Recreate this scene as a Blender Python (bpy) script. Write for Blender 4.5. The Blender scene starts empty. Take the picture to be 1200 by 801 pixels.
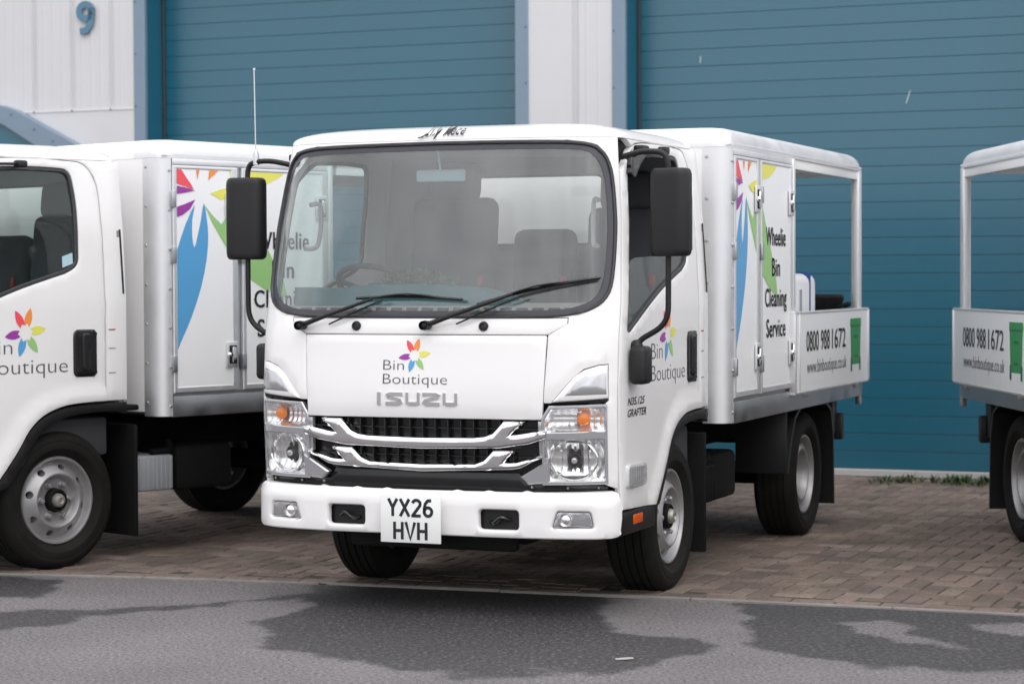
import bpy, bmesh, math, random
import numpy as np
from mathutils import Vector, Matrix
from mathutils.geometry import delaunay_2d_cdt
random.seed(7)
R = math.radians
SC = bpy.context.scene
COL = SC.collection

# ------------------------------------------------------------------ camera
CAM_H = 1.465
cam_d = bpy.data.cameras.new("camera")
cam_d.sensor_width = 36.0
cam_d.lens = 36.0 * 2650 / 1200
cam_d.clip_start = 0.1
cam_d.clip_end = 2000
cam = bpy.data.objects.new("camera", cam_d)
COL.objects.link(cam)
pitch = math.atan(75.5 / 2650)
cam.matrix_world = (Matrix.Translation((0, 0, CAM_H)) @ Matrix.Rotation(math.pi / 2 - pitch, 4, 'X')
                    @ Matrix.Rotation(R(-0.25), 4, 'Z'))
cam_d.dof.use_dof = True
cam_d.dof.focus_distance = 10.1
cam_d.dof.aperture_fstop = 3.2
SC.camera = cam

# ------------------------------------------------------------------ world, sun, exposure
SUN_EL, SUN_AZ = 52.0, 160.0          # azimuth: compass style, 180 = from behind the camera
W = bpy.data.worlds.new("World")
SC.world = W
W.use_nodes = True
nt = W.node_tree
nt.nodes.clear()
sky = nt.nodes.new('ShaderNodeTexSky')
sky.sky_type = 'NISHITA'
sky.sun_disc = False
sky.sun_elevation = R(SUN_EL)
sky.sun_rotation = R(SUN_AZ)
sky.dust_density = 1.0
sky.ozone_density = 1.0
hs = nt.nodes.new('ShaderNodeHueSaturation')
hs.inputs['Saturation'].default_value = 0.17
tc = nt.nodes.new('ShaderNodeTexCoord')
cn = nt.nodes.new('ShaderNodeTexNoise')
cn.inputs['Scale'].default_value = 3.4
cn.inputs['Detail'].default_value = 5
cmr = nt.nodes.new('ShaderNodeMapRange')
cmr.inputs['From Min'].default_value = 0.3
cmr.inputs['From Max'].default_value = 0.7
cmr.inputs['To Min'].default_value = 0.62
cmr.inputs['To Max'].default_value = 1.42
mul = nt.nodes.new('ShaderNodeMix')
mul.data_type = 'RGBA'
mul.blend_type = 'MULTIPLY'
mul.inputs[0].default_value = 1.0
bgn = nt.nodes.new('ShaderNodeBackground')
bgn.inputs['Strength'].default_value = 0.15
wo = nt.nodes.new('ShaderNodeOutputWorld')
nt.links.new(sky.outputs[0], hs.inputs['Color'])
nt.links.new(tc.outputs['Generated'], cn.inputs['Vector'])
nt.links.new(cn.outputs[0], cmr.inputs[0])
cov = nt.nodes.new('ShaderNodeMix')        # closed cloud cover over the clear sky
cov.data_type = 'RGBA'
cov.inputs[0].default_value = 0.72
cov.inputs[7].default_value = (5.6, 5.65, 5.8, 1)
nt.links.new(hs.outputs[0], cov.inputs[6])
nt.links.new(cov.outputs[2], mul.inputs[6])
nt.links.new(cmr.outputs[0], mul.inputs[7])
sx = nt.nodes.new('ShaderNodeSeparateXYZ')
ov = nt.nodes.new('ShaderNodeMapRange')       # overcast sky: horizon about half as bright as the zenith
ov.inputs['From Min'].default_value = 0.0
ov.inputs['From Max'].default_value = 1.0
ov.inputs['To Min'].default_value = 0.85
ov.inputs['To Max'].default_value = 1.45
mul2 = nt.nodes.new('ShaderNodeMix')
mul2.data_type = 'RGBA'
mul2.blend_type = 'MULTIPLY'
mul2.inputs[0].default_value = 1.0
nt.links.new(tc.outputs['Generated'], sx.inputs[0])
nt.links.new(sx.outputs['Z'], ov.inputs[0])
nt.links.new(mul.outputs[2], mul2.inputs[6])
nt.links.new(ov.outputs[0], mul2.inputs[7])
nt.links.new(mul2.outputs[2], bgn.inputs['Color'])
nt.links.new(bgn.outputs[0], wo.inputs['Surface'])
sun_d = bpy.data.lights.new("sun", 'SUN')
sun_d.energy = 0.36
sun_d.angle = R(40)
sun_d.color = (1.0, 0.93, 0.86)
sun = bpy.data.objects.new("sun", sun_d)
COL.objects.link(sun)
_az = R(SUN_AZ)
_sd = Vector((math.sin(_az) * math.cos(R(SUN_EL)), math.cos(_az) * math.cos(R(SUN_EL)), math.sin(R(SUN_EL))))
sun.rotation_euler = _sd.to_track_quat('Z', 'Y').to_euler()
sun.location = (-8, -10, 20)
SC.view_settings.view_transform = 'Standard'
SC.view_settings.look = 'None'
SC.view_settings.exposure = 0.84
SC.view_settings.gamma = 1.0
SC.cycles.max_bounces = 8
SC.cycles.transparent_max_bounces = 16

# ------------------------------------------------------------------ materials
def srgb(r, g, b):
    f = lambda c: (c / 255 / 12.92) if c / 255 <= 0.04045 else ((c / 255 + 0.055) / 1.055) ** 2.4
    return (f(r), f(g), f(b), 1.0)

def mat(name, col, rough=0.5, metal=0.0, coat=0.0, var=0.0, vscale=6.0, bump=0.0, bscale=60.0, spec=0.5, rvar=0.0, crough=0.04):
    m = bpy.data.materials.new(name)
    m.use_nodes = True
    t = m.node_tree
    b = t.nodes['Principled BSDF']
    b.inputs['Base Color'].default_value = col
    b.inputs['Roughness'].default_value = rough
    b.inputs['Metallic'].default_value = metal
    b.inputs['Coat Weight'].default_value = coat
    b.inputs['Coat Roughness'].default_value = crough
    b.inputs['Specular IOR Level'].default_value = spec
    geo = None
    if var or rvar or bump:
        geo = t.nodes.new('ShaderNodeTexCoord')
    if var or rvar:
        n = t.nodes.new('ShaderNodeTexNoise')
        n.inputs['Scale'].default_value = vscale
        n.inputs['Detail'].default_value = 6
        n.inputs['Roughness'].default_value = 0.65
        t.links.new(geo.outputs['Object'], n.inputs['Vector'])
        if var:
            mr = t.nodes.new('ShaderNodeMapRange')
            mr.inputs['From Min'].default_value = 0.25
            mr.inputs['From Max'].default_value = 0.75
            mr.inputs['To Min'].default_value = 1 - var
            mr.inputs['To Max'].default_value = 1 + var
            mx = t.nodes.new('ShaderNodeMix')
            mx.data_type = 'RGBA'
            mx.blend_type = 'MULTIPLY'
            mx.inputs[0].default_value = 1
            mx.inputs[6].default_value = col
            t.links.new(n.outputs[0], mr.inputs[0])
            t.links.new(mr.outputs[0], mx.inputs[7])
            t.links.new(mx.outputs[2], b.inputs['Base Color'])
        if rvar:
            m2 = t.nodes.new('ShaderNodeMapRange')
            m2.inputs['From Min'].default_value = 0.3
            m2.inputs['From Max'].default_value = 0.7
            m2.inputs['To Min'].default_value = max(0.02, rough - rvar)
            m2.inputs['To Max'].default_value = rough + rvar
            t.links.new(n.outputs[0], m2.inputs[0])
            t.links.new(m2.outputs[0], b.inputs['Roughness'])
    if bump:
        n = t.nodes.new('ShaderNodeTexNoise')
        n.inputs['Scale'].default_value = bscale
        n.inputs['Detail'].default_value = 4
        t.links.new(geo.outputs['Object'], n.inputs['Vector'])
        bp = t.nodes.new('ShaderNodeBump')
        bp.inputs['Strength'].default_value = bump
        bp.inputs['Distance'].default_value = 0.01
        t.links.new(n.outputs[0], bp.inputs['Height'])
        t.links.new(bp.outputs[0], b.inputs['Normal'])
    return m

def glass_mat(name, tint, dust_haze=0.04, rough=0.0, ior=1.5, cloud_haze=0.0):
    m = bpy.data.materials.new(name)
    m.use_nodes = True
    t = m.node_tree
    t.nodes.remove(t.nodes['Principled BSDF'])
    out = t.nodes['Material Output']
    tr = t.nodes.new('ShaderNodeBsdfTransparent')
    tr.inputs[0].default_value = tint
    gl = t.nodes.new('ShaderNodeBsdfGlossy')
    gl.inputs['Roughness'].default_value = rough
    fr = t.nodes.new('ShaderNodeFresnel')
    gb = t.nodes.new('ShaderNodeNewGeometry')
    im = t.nodes.new('ShaderNodeMapRange')
    im.inputs['To Min'].default_value = ior
    im.inputs['To Max'].default_value = 1 / ior
    t.links.new(gb.outputs['Backfacing'], im.inputs[0])
    t.links.new(im.outputs[0], fr.inputs['IOR'])
    mx = t.nodes.new('ShaderNodeMixShader')
    t.links.new(fr.outputs[0], mx.inputs[0])
    t.links.new(tr.outputs[0], mx.inputs[1])
    t.links.new(gl.outputs[0], mx.inputs[2])
    last = mx
    if dust_haze:  # thin dust plus the reflected sky's haze, painted as a diffuse veil
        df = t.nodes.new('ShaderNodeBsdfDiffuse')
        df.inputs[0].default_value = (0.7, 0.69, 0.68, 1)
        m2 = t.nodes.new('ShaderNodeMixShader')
        m2.inputs[0].default_value = dust_haze
        if cloud_haze:  # broad noise patches painted in for clouds reflected in the glass
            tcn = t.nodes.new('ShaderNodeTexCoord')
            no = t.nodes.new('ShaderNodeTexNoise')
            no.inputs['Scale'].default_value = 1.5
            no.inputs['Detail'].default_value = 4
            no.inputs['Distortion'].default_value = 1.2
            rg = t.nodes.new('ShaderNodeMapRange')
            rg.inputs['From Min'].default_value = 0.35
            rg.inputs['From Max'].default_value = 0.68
            rg.inputs['To Min'].default_value = dust_haze * .4
            rg.inputs['To Max'].default_value = dust_haze + cloud_haze
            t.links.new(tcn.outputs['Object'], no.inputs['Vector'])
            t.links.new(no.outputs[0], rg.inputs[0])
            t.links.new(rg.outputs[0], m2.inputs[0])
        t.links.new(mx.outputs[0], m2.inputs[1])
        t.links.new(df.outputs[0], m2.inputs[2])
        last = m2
    t.links.new(last.outputs[0], out.inputs['Surface'])
    return m

M = {}
M['paint'] = mat('white_paint', (0.80, 0.785, 0.78, 1), 0.3, coat=0.6, var=0.012, vscale=2.5)
M['gel'] = mat('white_panel', (0.84, 0.83, 0.825, 1), 0.35, coat=0.2, var=0.015, vscale=3)
M['print_white'] = mat('print_white', (0.84, 0.84, 0.855, 1), 0.35, var=0.01)
M['alu'] = mat('aluminium', (0.76, 0.76, 0.775, 1), 0.56, metal=1.0, var=0.05, vscale=5, rvar=0.08)
M['alu_dull'] = mat('dull_aluminium', (0.50, 0.51, 0.53, 1), 0.42, metal=1.0, var=0.12, vscale=7, rvar=0.1)
M['chrome'] = mat('chrome', (0.90, 0.90, 0.90, 1), 0.09, metal=1.0)
M['reflector'] = mat('reflector', (0.90, 0.90, 0.91, 1), 0.15, metal=0.85)
M['silver'] = mat('silver_plastic', (0.50, 0.50, 0.52, 1), 0.22, metal=0.7, coat=0.5)
M['black'] = mat('black_plastic', (0.009, 0.009, 0.010, 1), 0.45, var=0.15, bump=0.06, bscale=300, spec=0.4)
M['black_gloss'] = mat('black_gloss', (0.010, 0.010, 0.011, 1), 0.18)
M['gap'] = mat('dark_gap', (0.01, 0.01, 0.01, 1), 0.9)
M['rubber'] = mat('rubber', (0.0085, 0.0078, 0.007, 1), 0.8, var=0.6, vscale=7, bump=0.05, bscale=120, spec=0.25)
M['seal'] = mat('rubber_seal', (0.03, 0.03, 0.034, 1), 0.45)
M['frit'] = mat('glass_border', (0.045, 0.045, 0.055, 1), 0.25)
M['chassis'] = mat('chassis_black', (0.006, 0.006, 0.006, 1), 0.75, var=0.4, vscale=9, spec=0.2)
M['rim'] = mat('wheel_silver', (0.33, 0.325, 0.33, 1), 0.42, metal=0.5, var=0.12, vscale=11)
M['hub'] = mat('hub_metal', (0.36, 0.34, 0.31, 1), 0.45, metal=0.6, var=0.2, vscale=20)
M['interior'] = mat('interior_grey', (0.04, 0.04, 0.045, 1), 0.8)
M['lining'] = mat('roof_lining', (0.26, 0.26, 0.265, 1), 0.9)
M['seat'] = mat('seat_cloth', (0.05, 0.05, 0.06, 1), 0.95)
M['dash'] = mat('dashboard_plastic', (0.22, 0.21, 0.20, 1), 0.6)  # beige has the windscreen's reflected haze painted into a dark dash
M['dash_teal'] = mat('dash_teal', (0.006, 0.085, 0.100, 1), 0.6)
M['red'] = mat('red_trim', srgb(150, 28, 40), 0.6)
M['glass'] = glass_mat('windscreen_glass', (0.94, 0.96, 0.96, 1), 0.03, ior=1.72, cloud_haze=0.05)
M['glass_rear'] = glass_mat('rear_glass', (0.98, 0.985, 0.985, 1), 0.0)
M['glass_side'] = glass_mat('side_glass', (0.84, 0.91, 0.895, 1), 0.006, ior=1.38)
M['lens'] = glass_mat('lamp_lens', (0.97, 0.97, 0.97, 1), 0.01)
M['amber'] = mat('amber_lens', srgb(245, 130, 10), 0.2, coat=0.5)
M['amber_dark'] = mat('amber_marker', srgb(200, 80, 10), 0.25)
M['plate'] = mat('plate_white', (0.78, 0.78, 0.77, 1), 0.35)
M['ink'] = mat('black_lettering', (0.012, 0.012, 0.014, 1), 0.4)
M['ink_grey'] = mat('grey_lettering', (0.09, 0.085, 0.10, 1), 0.4)
M['ink_light'] = mat('light_grey_lettering', (0.20, 0.20, 0.22, 1), 0.4)
PET = {'red': srgb(232, 78, 92), 'orange': srgb(238, 142, 68), 'yellow': srgb(222, 218, 95), 'green': srgb(148, 192, 122),
       'blue': srgb(84, 156, 206), 'purple': srgb(150, 55, 152)}
for k in PET:
    M['p_' + k] = mat('print_' + k, PET[k], 0.4)
M['bin_green'] = mat('print_bin_green', srgb(30, 140, 70), 0.4)
M['bin_dark'] = mat('print_bin_dark', srgb(20, 90, 50), 0.4)
M['clear_lamp'] = mat('clear_lamp', (0.72, 0.72, 0.73, 1), 0.3, metal=0.2)
M['label'] = mat('pale_sticker', srgb(170, 200, 210), 0.5)
M['tank'] = mat('tank_plastic', (0.74, 0.75, 0.77, 1), 0.5)
M['strap'] = mat('blue_strap', srgb(25, 60, 130), 0.7)
M['leaf'] = mat('leaf_green', (0.022, 0.055, 0.014, 1), 0.6, var=0.3)

# building materials
def door_mat():
    m = mat('teal_steel', srgb(0, 88, 110), 0.36, var=0.07, vscale=0.9, rvar=0.06, spec=0.9, coat=0.35, crough=0.30)
    return m
M['teal'] = door_mat()
M['teal_dark'] = mat('teal_trim', srgb(28, 98, 122), 0.5, var=0.05)
M['slate'] = mat('slate_trim', srgb(120, 138, 156), 0.5, var=0.04)
M['slate_num'] = mat('slate_number', srgb(84, 122, 145), 0.5)
M['clad'] = mat('white_cladding', (0.60, 0.595, 0.612, 1), 0.5, var=0.03, vscale=1.3)
M['grey_rail'] = mat('grey_rail', (0.42, 0.42, 0.41, 1), 0.55, var=0.12, vscale=6)

def asphalt_mat():
    m = bpy.data.materials.new('asphalt')
    m.use_nodes = True
    t = m.node_tree
    N, L = t.nodes, t.links
    b = N['Principled BSDF']
    g = N.new('ShaderNodeNewGeometry')
    at = N.new('ShaderNodeAttribute')
    at.attribute_name = 'wet_shade'
    n1 = N.new('ShaderNodeTexNoise'); n1.inputs['Scale'].default_value = 3.2; n1.inputs['Detail'].default_value = 14; n1.inputs['Roughness'].default_value = 0.78
    n2 = N.new('ShaderNodeTexNoise'); n2.inputs['Scale'].default_value = 62; n2.inputs['Detail'].default_value = 4; n2.inputs['Roughness'].default_value = 0.7
    n3 = N.new('ShaderNodeTexNoise'); n3.inputs['Scale'].default_value = 1.1; n3.inputs['Detail'].default_value = 6
    vo = N.new('ShaderNodeTexVoronoi'); vo.inputs['Scale'].default_value = 120
    for n in (n1, n2, n3, vo):
        L.new(g.outputs['Position'], n.inputs['Vector'])
    # wet mask (damp plus painted shade) = smoothstep(attr + (noise-.5)*k)
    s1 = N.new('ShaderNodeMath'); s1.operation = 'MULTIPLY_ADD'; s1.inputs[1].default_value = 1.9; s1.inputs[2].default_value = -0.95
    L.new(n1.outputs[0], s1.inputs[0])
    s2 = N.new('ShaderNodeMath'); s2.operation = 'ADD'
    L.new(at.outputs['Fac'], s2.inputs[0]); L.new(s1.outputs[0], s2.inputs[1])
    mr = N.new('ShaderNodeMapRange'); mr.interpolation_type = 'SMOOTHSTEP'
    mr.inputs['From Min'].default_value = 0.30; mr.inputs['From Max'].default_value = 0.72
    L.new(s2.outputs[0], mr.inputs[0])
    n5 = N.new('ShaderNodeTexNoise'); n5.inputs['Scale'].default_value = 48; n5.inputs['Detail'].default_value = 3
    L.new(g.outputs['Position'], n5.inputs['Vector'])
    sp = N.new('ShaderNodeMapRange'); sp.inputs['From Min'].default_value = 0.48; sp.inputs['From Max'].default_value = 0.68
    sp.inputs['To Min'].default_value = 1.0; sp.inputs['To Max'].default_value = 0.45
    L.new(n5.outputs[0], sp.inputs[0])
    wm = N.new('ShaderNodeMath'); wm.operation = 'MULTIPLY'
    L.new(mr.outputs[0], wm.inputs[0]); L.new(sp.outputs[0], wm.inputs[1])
    dry = N.new('ShaderNodeValToRGB')
    e = dry.color_ramp.elements
    e[0].position = 0.33; e[0].color = (0.050, 0.046, 0.048, 1)
    e[1].position = 0.67; e[1].color = (0.25, 0.229, 0.234, 1)
    L.new(n2.outputs[0], dry.inputs[0])
    big = N.new('ShaderNodeMapRange')
    big.inputs['From Min'].default_value = 0.3; big.inputs['From Max'].default_value = 0.7
    big.inputs['To Min'].default_value = 0.82; big.inputs['To Max'].default_value = 1.12
    L.new(n3.outputs[0], big.inputs[0])
    mb = N.new('ShaderNodeMix'); mb.data_type = 'RGBA'; mb.blend_type = 'MULTIPLY'; mb.inputs[0].default_value = 1
    L.new(dry.outputs[0], mb.inputs[6]); L.new(big.outputs[0], mb.inputs[7])
    wet_shade = N.new('ShaderNodeMix'); wet_shade.data_type = 'RGBA'; wet_shade.blend_type = 'MULTIPLY'; wet_shade.inputs[0].default_value = 1
    wet_shade.inputs[7].default_value = (0.20, 0.20, 0.21, 1)
    L.new(mb.outputs[2], wet_shade.inputs[6])
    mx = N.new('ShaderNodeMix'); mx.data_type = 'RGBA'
    L.new(wm.outputs[0], mx.inputs[0]); L.new(mb.outputs[2], mx.inputs[6]); L.new(wet_shade.outputs[2], mx.inputs[7])
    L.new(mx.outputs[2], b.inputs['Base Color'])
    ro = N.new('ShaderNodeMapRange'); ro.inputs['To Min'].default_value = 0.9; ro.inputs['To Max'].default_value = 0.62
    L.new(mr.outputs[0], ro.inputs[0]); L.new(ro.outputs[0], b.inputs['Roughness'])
    bp = N.new('ShaderNodeBump'); bp.inputs['Strength'].default_value = 0.9; bp.inputs['Distance'].default_value = 0.006
    L.new(vo.outputs['Distance'], bp.inputs['Height']); L.new(bp.outputs[0], b.inputs['Normal'])
    return m
M['asphalt'] = asphalt_mat()

def paver_mat():
    m = bpy.data.materials.new('paver')
    m.use_nodes = True
    t = m.node_tree
    N, L = t.nodes, t.links
    b = N['Principled BSDF']
    g = N.new('ShaderNodeNewGeometry')
    oi = N.new('ShaderNodeObjectInfo')
    at = N.new('ShaderNodeAttribute'); at.attribute_name = 'rnd'
    ad = N.new('ShaderNodeMath'); ad.operation = 'ADD'
    L.new(oi.outputs['Random'], ad.inputs[0]); L.new(at.outputs['Fac'], ad.inputs[1])
    fr = N.new('ShaderNodeMath'); fr.operation = 'FRACT'
    L.new(ad.outputs[0], fr.inputs[0])
    cr = N.new('ShaderNodeValToRGB')
    e = cr.color_ramp.elements
    e[0].position = 0.0; e[0].color = (0.122, 0.092, 0.077, 1)
    e[1].position = 1.0; e[1].color = (0.215, 0.165, 0.138, 1)
    x = e.new(0.5); x.color = (0.172, 0.124, 0.102, 1)
    x = e.new(0.85); x.color = (0.19, 0.146, 0.121, 1)
    L.new(fr.outputs[0], cr.inputs[0])
    n1 = N.new('ShaderNodeTexNoise'); n1.inputs['Scale'].default_value = 1.6; n1.inputs['Detail'].default_value = 7; n1.inputs['Roughness'].default_value = 0.7
    n2 = N.new('ShaderNodeTexNoise'); n2.inputs['Scale'].default_value = 70; n2.inputs['Detail'].default_value = 3
    L.new(g.outputs['Position'], n1.inputs['Vector']); L.new(g.outputs['Position'], n2.inputs['Vector'])
    a = N.new('ShaderNodeMapRange'); a.inputs['From Min'].default_value = .3; a.inputs['From Max'].default_value = .7
    a.inputs['To Min'].default_value = .55; a.inputs['To Max'].default_value = 1.3
    L.new(n1.outputs[0], a.inputs[0])
    c = N.new('ShaderNodeMapRange'); c.inputs['From Min'].default_value = .3; c.inputs['From Max'].default_value = .7
    c.inputs['To Min'].default_value = .8; c.inputs['To Max'].default_value = 1.2
    L.new(n2.outputs[0], c.inputs[0])
    mm = N.new('ShaderNodeMath'); mm.operation = 'MULTIPLY'
    L.new(a.outputs[0], mm.inputs[0]); L.new(c.outputs[0], mm.inputs[1])
    mx = N.new('ShaderNodeMix'); mx.data_type = 'RGBA'; mx.blend_type = 'MULTIPLY'; mx.inputs[0].default_value = 1
    L.new(cr.outputs[0], mx.inputs[6]); L.new(mm.outputs[0], mx.inputs[7])
    n4 = N.new('ShaderNodeTexNoise'); n4.inputs['Scale'].default_value = 2.3; n4.inputs['Detail'].default_value = 10; n4.inputs['Roughness'].default_value = 0.75
    L.new(g.outputs['Position'], n4.inputs['Vector'])
    ms = N.new('ShaderNodeMapRange'); ms.inputs['From Min'].default_value = .53; ms.inputs['From Max'].default_value = .68; ms.inputs['To Max'].default_value = .75
    L.new(n4.outputs[0], ms.inputs[0])
    m4 = N.new('ShaderNodeMix'); m4.data_type = 'RGBA'; m4.inputs[7].default_value = (0.062, 0.060, 0.036, 1)
    L.new(ms.outputs[0], m4.inputs[0]); L.new(mx.outputs[2], m4.inputs[6])
    L.new(m4.outputs[2], b.inputs['Base Color'])
    b.inputs['Roughness'].default_value = 0.85
    bp = N.new('ShaderNodeBump'); bp.inputs['Strength'].default_value = 0.4; bp.inputs['Distance'].default_value = 0.004
    L.new(n2.outputs[0], bp.inputs['Height']); L.new(bp.outputs[0], b.inputs['Normal'])
    return m
M['paver'] = paver_mat()
M['joint'] = mat('joint_sand', (0.055, 0.047, 0.038, 1), 0.95, var=0.4, vscale=3)
M['kerb'] = mat('edging_concrete', (0.20, 0.185, 0.175, 1), 0.85, var=0.25, vscale=9)

# ------------------------------------------------------------------ object helpers
def link(name, me, parent=None, label=None, cat=None, group=None, kind=None):
    o = bpy.data.objects.new(name, me)
    COL.objects.link(o)
    if parent is not None:
        o.parent = parent
    if label: o['label'] = label
    if cat: o['category'] = cat
    if group: o['group'] = group
    if kind: o['kind'] = kind
    return o

def empty(name, loc=(0, 0, 0), rz=0.0, **k):
    o = link(name, None, **k)
    o.location = loc
    o.rotation_euler = (0, 0, rz)
    o.empty_display_size = 0.3
    return o

def children(o):
    return [c for c in bpy.data.objects if c.parent == o]

def copy_tree(o, parent=None):
    c = o.copy()
    COL.objects.link(c)
    c.parent = parent
    for ch in list(o.children):
        copy_tree(ch, c)
    return c

def rot(axis, ang):
    return Matrix.Rotation(R(ang), 3, axis)

class MB:
    def __init__(s):
        s.v = []; s.f = []; s.mi = []; s.cur = 0
    def add(s, vs, fs):
        n = len(s.v)
        s.v += [tuple(map(float, p)) for p in vs]
        s.f += [tuple(i + n for i in q) for q in fs]
        s.mi += [s.cur] * len(fs)
        return s
    def box(s, c, d, bevel=0.0, seg=2, m=None):
        """centre, size; optional rounded edges, optional 3x3 rotation"""
        bm = bmesh.new()
        bmesh.ops.create_cube(bm, size=1)
        for v in bm.verts:
            v.co = Vector((v.co.x * d[0], v.co.y * d[1], v.co.z * d[2]))
        if bevel:
            bmesh.ops.bevel(bm, geom=bm.edges[:], offset=min(bevel, min(d) * .49), segments=seg, profile=0.5, affect='EDGES')
        bm.verts.index_update()
        vs = [(m @ v.co if m is not None else v.co) + Vector(c) for v in bm.verts]
        fs = [[v.index for v in f.verts] for f in bm.faces]
        bm.free()
        return s.add(vs, fs)
    def tube(s, pts, r, n=10, smooth=0, caps=True):
        P = [Vector(p) for p in pts]
        if smooth:
            Q = []
            for i in range(len(P) - 1):
                p0 = P[max(i - 1, 0)]; p1 = P[i]; p2 = P[i + 1]; p3 = P[min(i + 2, len(P) - 1)]
                for k in range(smooth):
                    t = k / smooth
                    Q.append(0.5 * ((2 * p1) + (p2 - p0) * t + (2 * p0 - 5 * p1 + 4 * p2 - p3) * t * t + (3 * p1 - p0 - 3 * p2 + p3) * t ** 3))
            Q.append(P[-1]); P = Q
        rr = r if isinstance(r, (list, tuple)) else [r] * len(P)
        if len(rr) != len(P):
            rr = list(np.interp(np.linspace(0, 1, len(P)), np.linspace(0, 1, len(rr)), rr))
        vs = []; fs = []
        up = None
        for i, p in enumerate(P):
            d = (P[min(i + 1, len(P) - 1)] - P[max(i - 1, 0)]).normalized()
            if up is None:
                up = Vector((0, 0, 1)) if abs(d.z) < .9 else Vector((1, 0, 0))
            a = d.cross(up).normalized(); up = a.cross(d).normalized()
            for k in range(n):
                t = 2 * math.pi * k / n
                vs.append(p + (a * math.cos(t) + up * math.sin(t)) * rr[i])
        for i in range(len(P) - 1):
            for k in range(n):
                k2 = (k + 1) % n
                fs.append((i * n + k, i * n + k2, (i + 1) * n + k2, (i + 1) * n + k))
        if caps:
            fs.append(tuple(range(n - 1, -1, -1)))
            fs.append(tuple((len(P) - 1) * n + k for k in range(n)))
        return s.add(vs, fs)
    def lathe(s, prof, c=(0, 0, 0), m=None, n=32):
        """prof: (radius, height) pairs turned round local +Z"""
        vs = []; fs = []; rings = []
        for r, h in prof:
            if r < 1e-6:
                rings.append([len(vs)]); vs.append(Vector((0, 0, h)))
            else:
                rings.append(list(range(len(vs), len(vs) + n)))
                for k in range(n):
                    t = 2 * math.pi * k / n
                    vs.append(Vector((r * math.cos(t), r * math.sin(t), h)))
        for a, b in zip(rings[:-1], rings[1:]):
            for k in range(n):
                k2 = (k + 1) % n
                if len(a) == 1 and len(b) == 1: continue
                if len(a) == 1: fs.append((a[0], b[k2], b[k]))
                elif len(b) == 1: fs.append((a[k], a[k2], b[0]))
                else: fs.append((a[k], a[k2], b[k2], b[k]))
        vs = [(m @ v if m is not None else v) + Vector(c) for v in vs]
        return s.add(vs, fs)
    def ball(s, c, r, n=12):
        if not isinstance(r, (tuple, list)): r = (r, r, r)
        k = n // 2
        prof = [(math.sin(math.pi * i / k), -math.cos(math.pi * i / k)) for i in range(k + 1)]
        return s.lathe([(p if p > 1e-5 else 0, h) for p, h in prof], c, Matrix.Diagonal(r), n)
    def prism(s, poly, fn, d0, d1):
        """closed 2D outline extruded between depths d0 and d1; fn(a,b,d) -> xyz"""
        n = len(poly)
        vs = [fn(a, b, d0) for a, b in poly] + [fn(a, b, d1) for a, b in poly]
        fs = [(i, (i + 1) % n, n + (i + 1) % n, n + i) for i in range(n)]
        tri = cdt(poly)
        P = tri[0]
        base = len(vs)
        vs += [fn(a, b, d0) for a, b in P] + [fn(a, b, d1) for a, b in P]
        fs += [tuple(base + i for i in reversed(f)) for f in tri[1]] + [tuple(base + len(P) + i for i in f) for f in tri[1]]
        return s.add(vs, fs)
    def mesh(s, name, mats, smooth=40):
        me = bpy.data.meshes.new(name)
        me.from_pydata(s.v, [], s.f)
        for m in (mats if isinstance(mats, (list, tuple)) else [mats]):
            me.materials.append(m)
        if len(me.materials) > 1:
            me.polygons.foreach_set('material_index', s.mi)
        bm = bmesh.new(); bm.from_mesh(me)
        bmesh.ops.remove_doubles(bm, verts=bm.verts, dist=1e-5)
        bmesh.ops.recalc_face_normals(bm, faces=bm.faces)
        bm.to_mesh(me); bm.free()
        if smooth:
            me.polygons.foreach_set('use_smooth', [True] * len(me.polygons))
            me.set_sharp_from_angle(angle=R(smooth))
        me.update()
        return me
    def build(s, name, mats, parent=None, smooth=40, **k):
        return link(name, s.mesh(name, mats, smooth), parent, **k)

# ------------------------------------------------------------------ 2D helpers
def inside(poly, X, Y):
    poly = np.asarray(poly); r = np.zeros(X.shape, bool)
    n = len(poly); j = n - 1
    for i in range(n):
        xi, yi = poly[i]; xj, yj = poly[j]
        with np.errstate(divide='ignore', invalid='ignore'):
            c = ((yi > Y) != (yj > Y)) & (X < (xj - xi) * (Y - yi) / (yj - yi) + xi)
        r ^= c; j = i
    return r

def segdist(poly, X, Y, closed=True):
    poly = np.asarray(poly, float); d = np.full(X.shape, 1e9)
    n = len(poly)
    for i in range(n if closed else n - 1):
        a = poly[i]; b = poly[(i + 1) % n]; ab = b - a; L = (ab ** 2).sum()
        t = np.clip(((X - a[0]) * ab[0] + (Y - a[1]) * ab[1]) / max(L, 1e-12), 0, 1)
        d = np.minimum(d, np.hypot(X - a[0] - t * ab[0], Y - a[1] - t * ab[1]))
    return d

def area(p):
    return 0.5 * sum(p[i][0] * p[(i + 1) % len(p)][1] - p[(i + 1) % len(p)][0] * p[i][1] for i in range(len(p)))

def ccw(p):
    p = [tuple(map(float, q)) for q in p]
    return p if area(p) > 0 else p[::-1]

def inset(p, d):
    """offset a ccw outline inward by d (negative = outward)"""
    n = len(p); out = []
    for i in range(n):
        a = np.array(p[i - 1]); b = np.array(p[i]); c = np.array(p[(i + 1) % n])
        e1 = b - a; e2 = c - b
        e1 = e1 / max(np.hypot(*e1), 1e-9); e2 = e2 / max(np.hypot(*e2), 1e-9)
        n1 = np.array([-e1[1], e1[0]]); n2 = np.array([-e2[1], e2[0]])
        m = n1 + n2; k = max((m @ m) / 2, 0.35)
        out.append(tuple(b + m * d / k))
    return out

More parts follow.
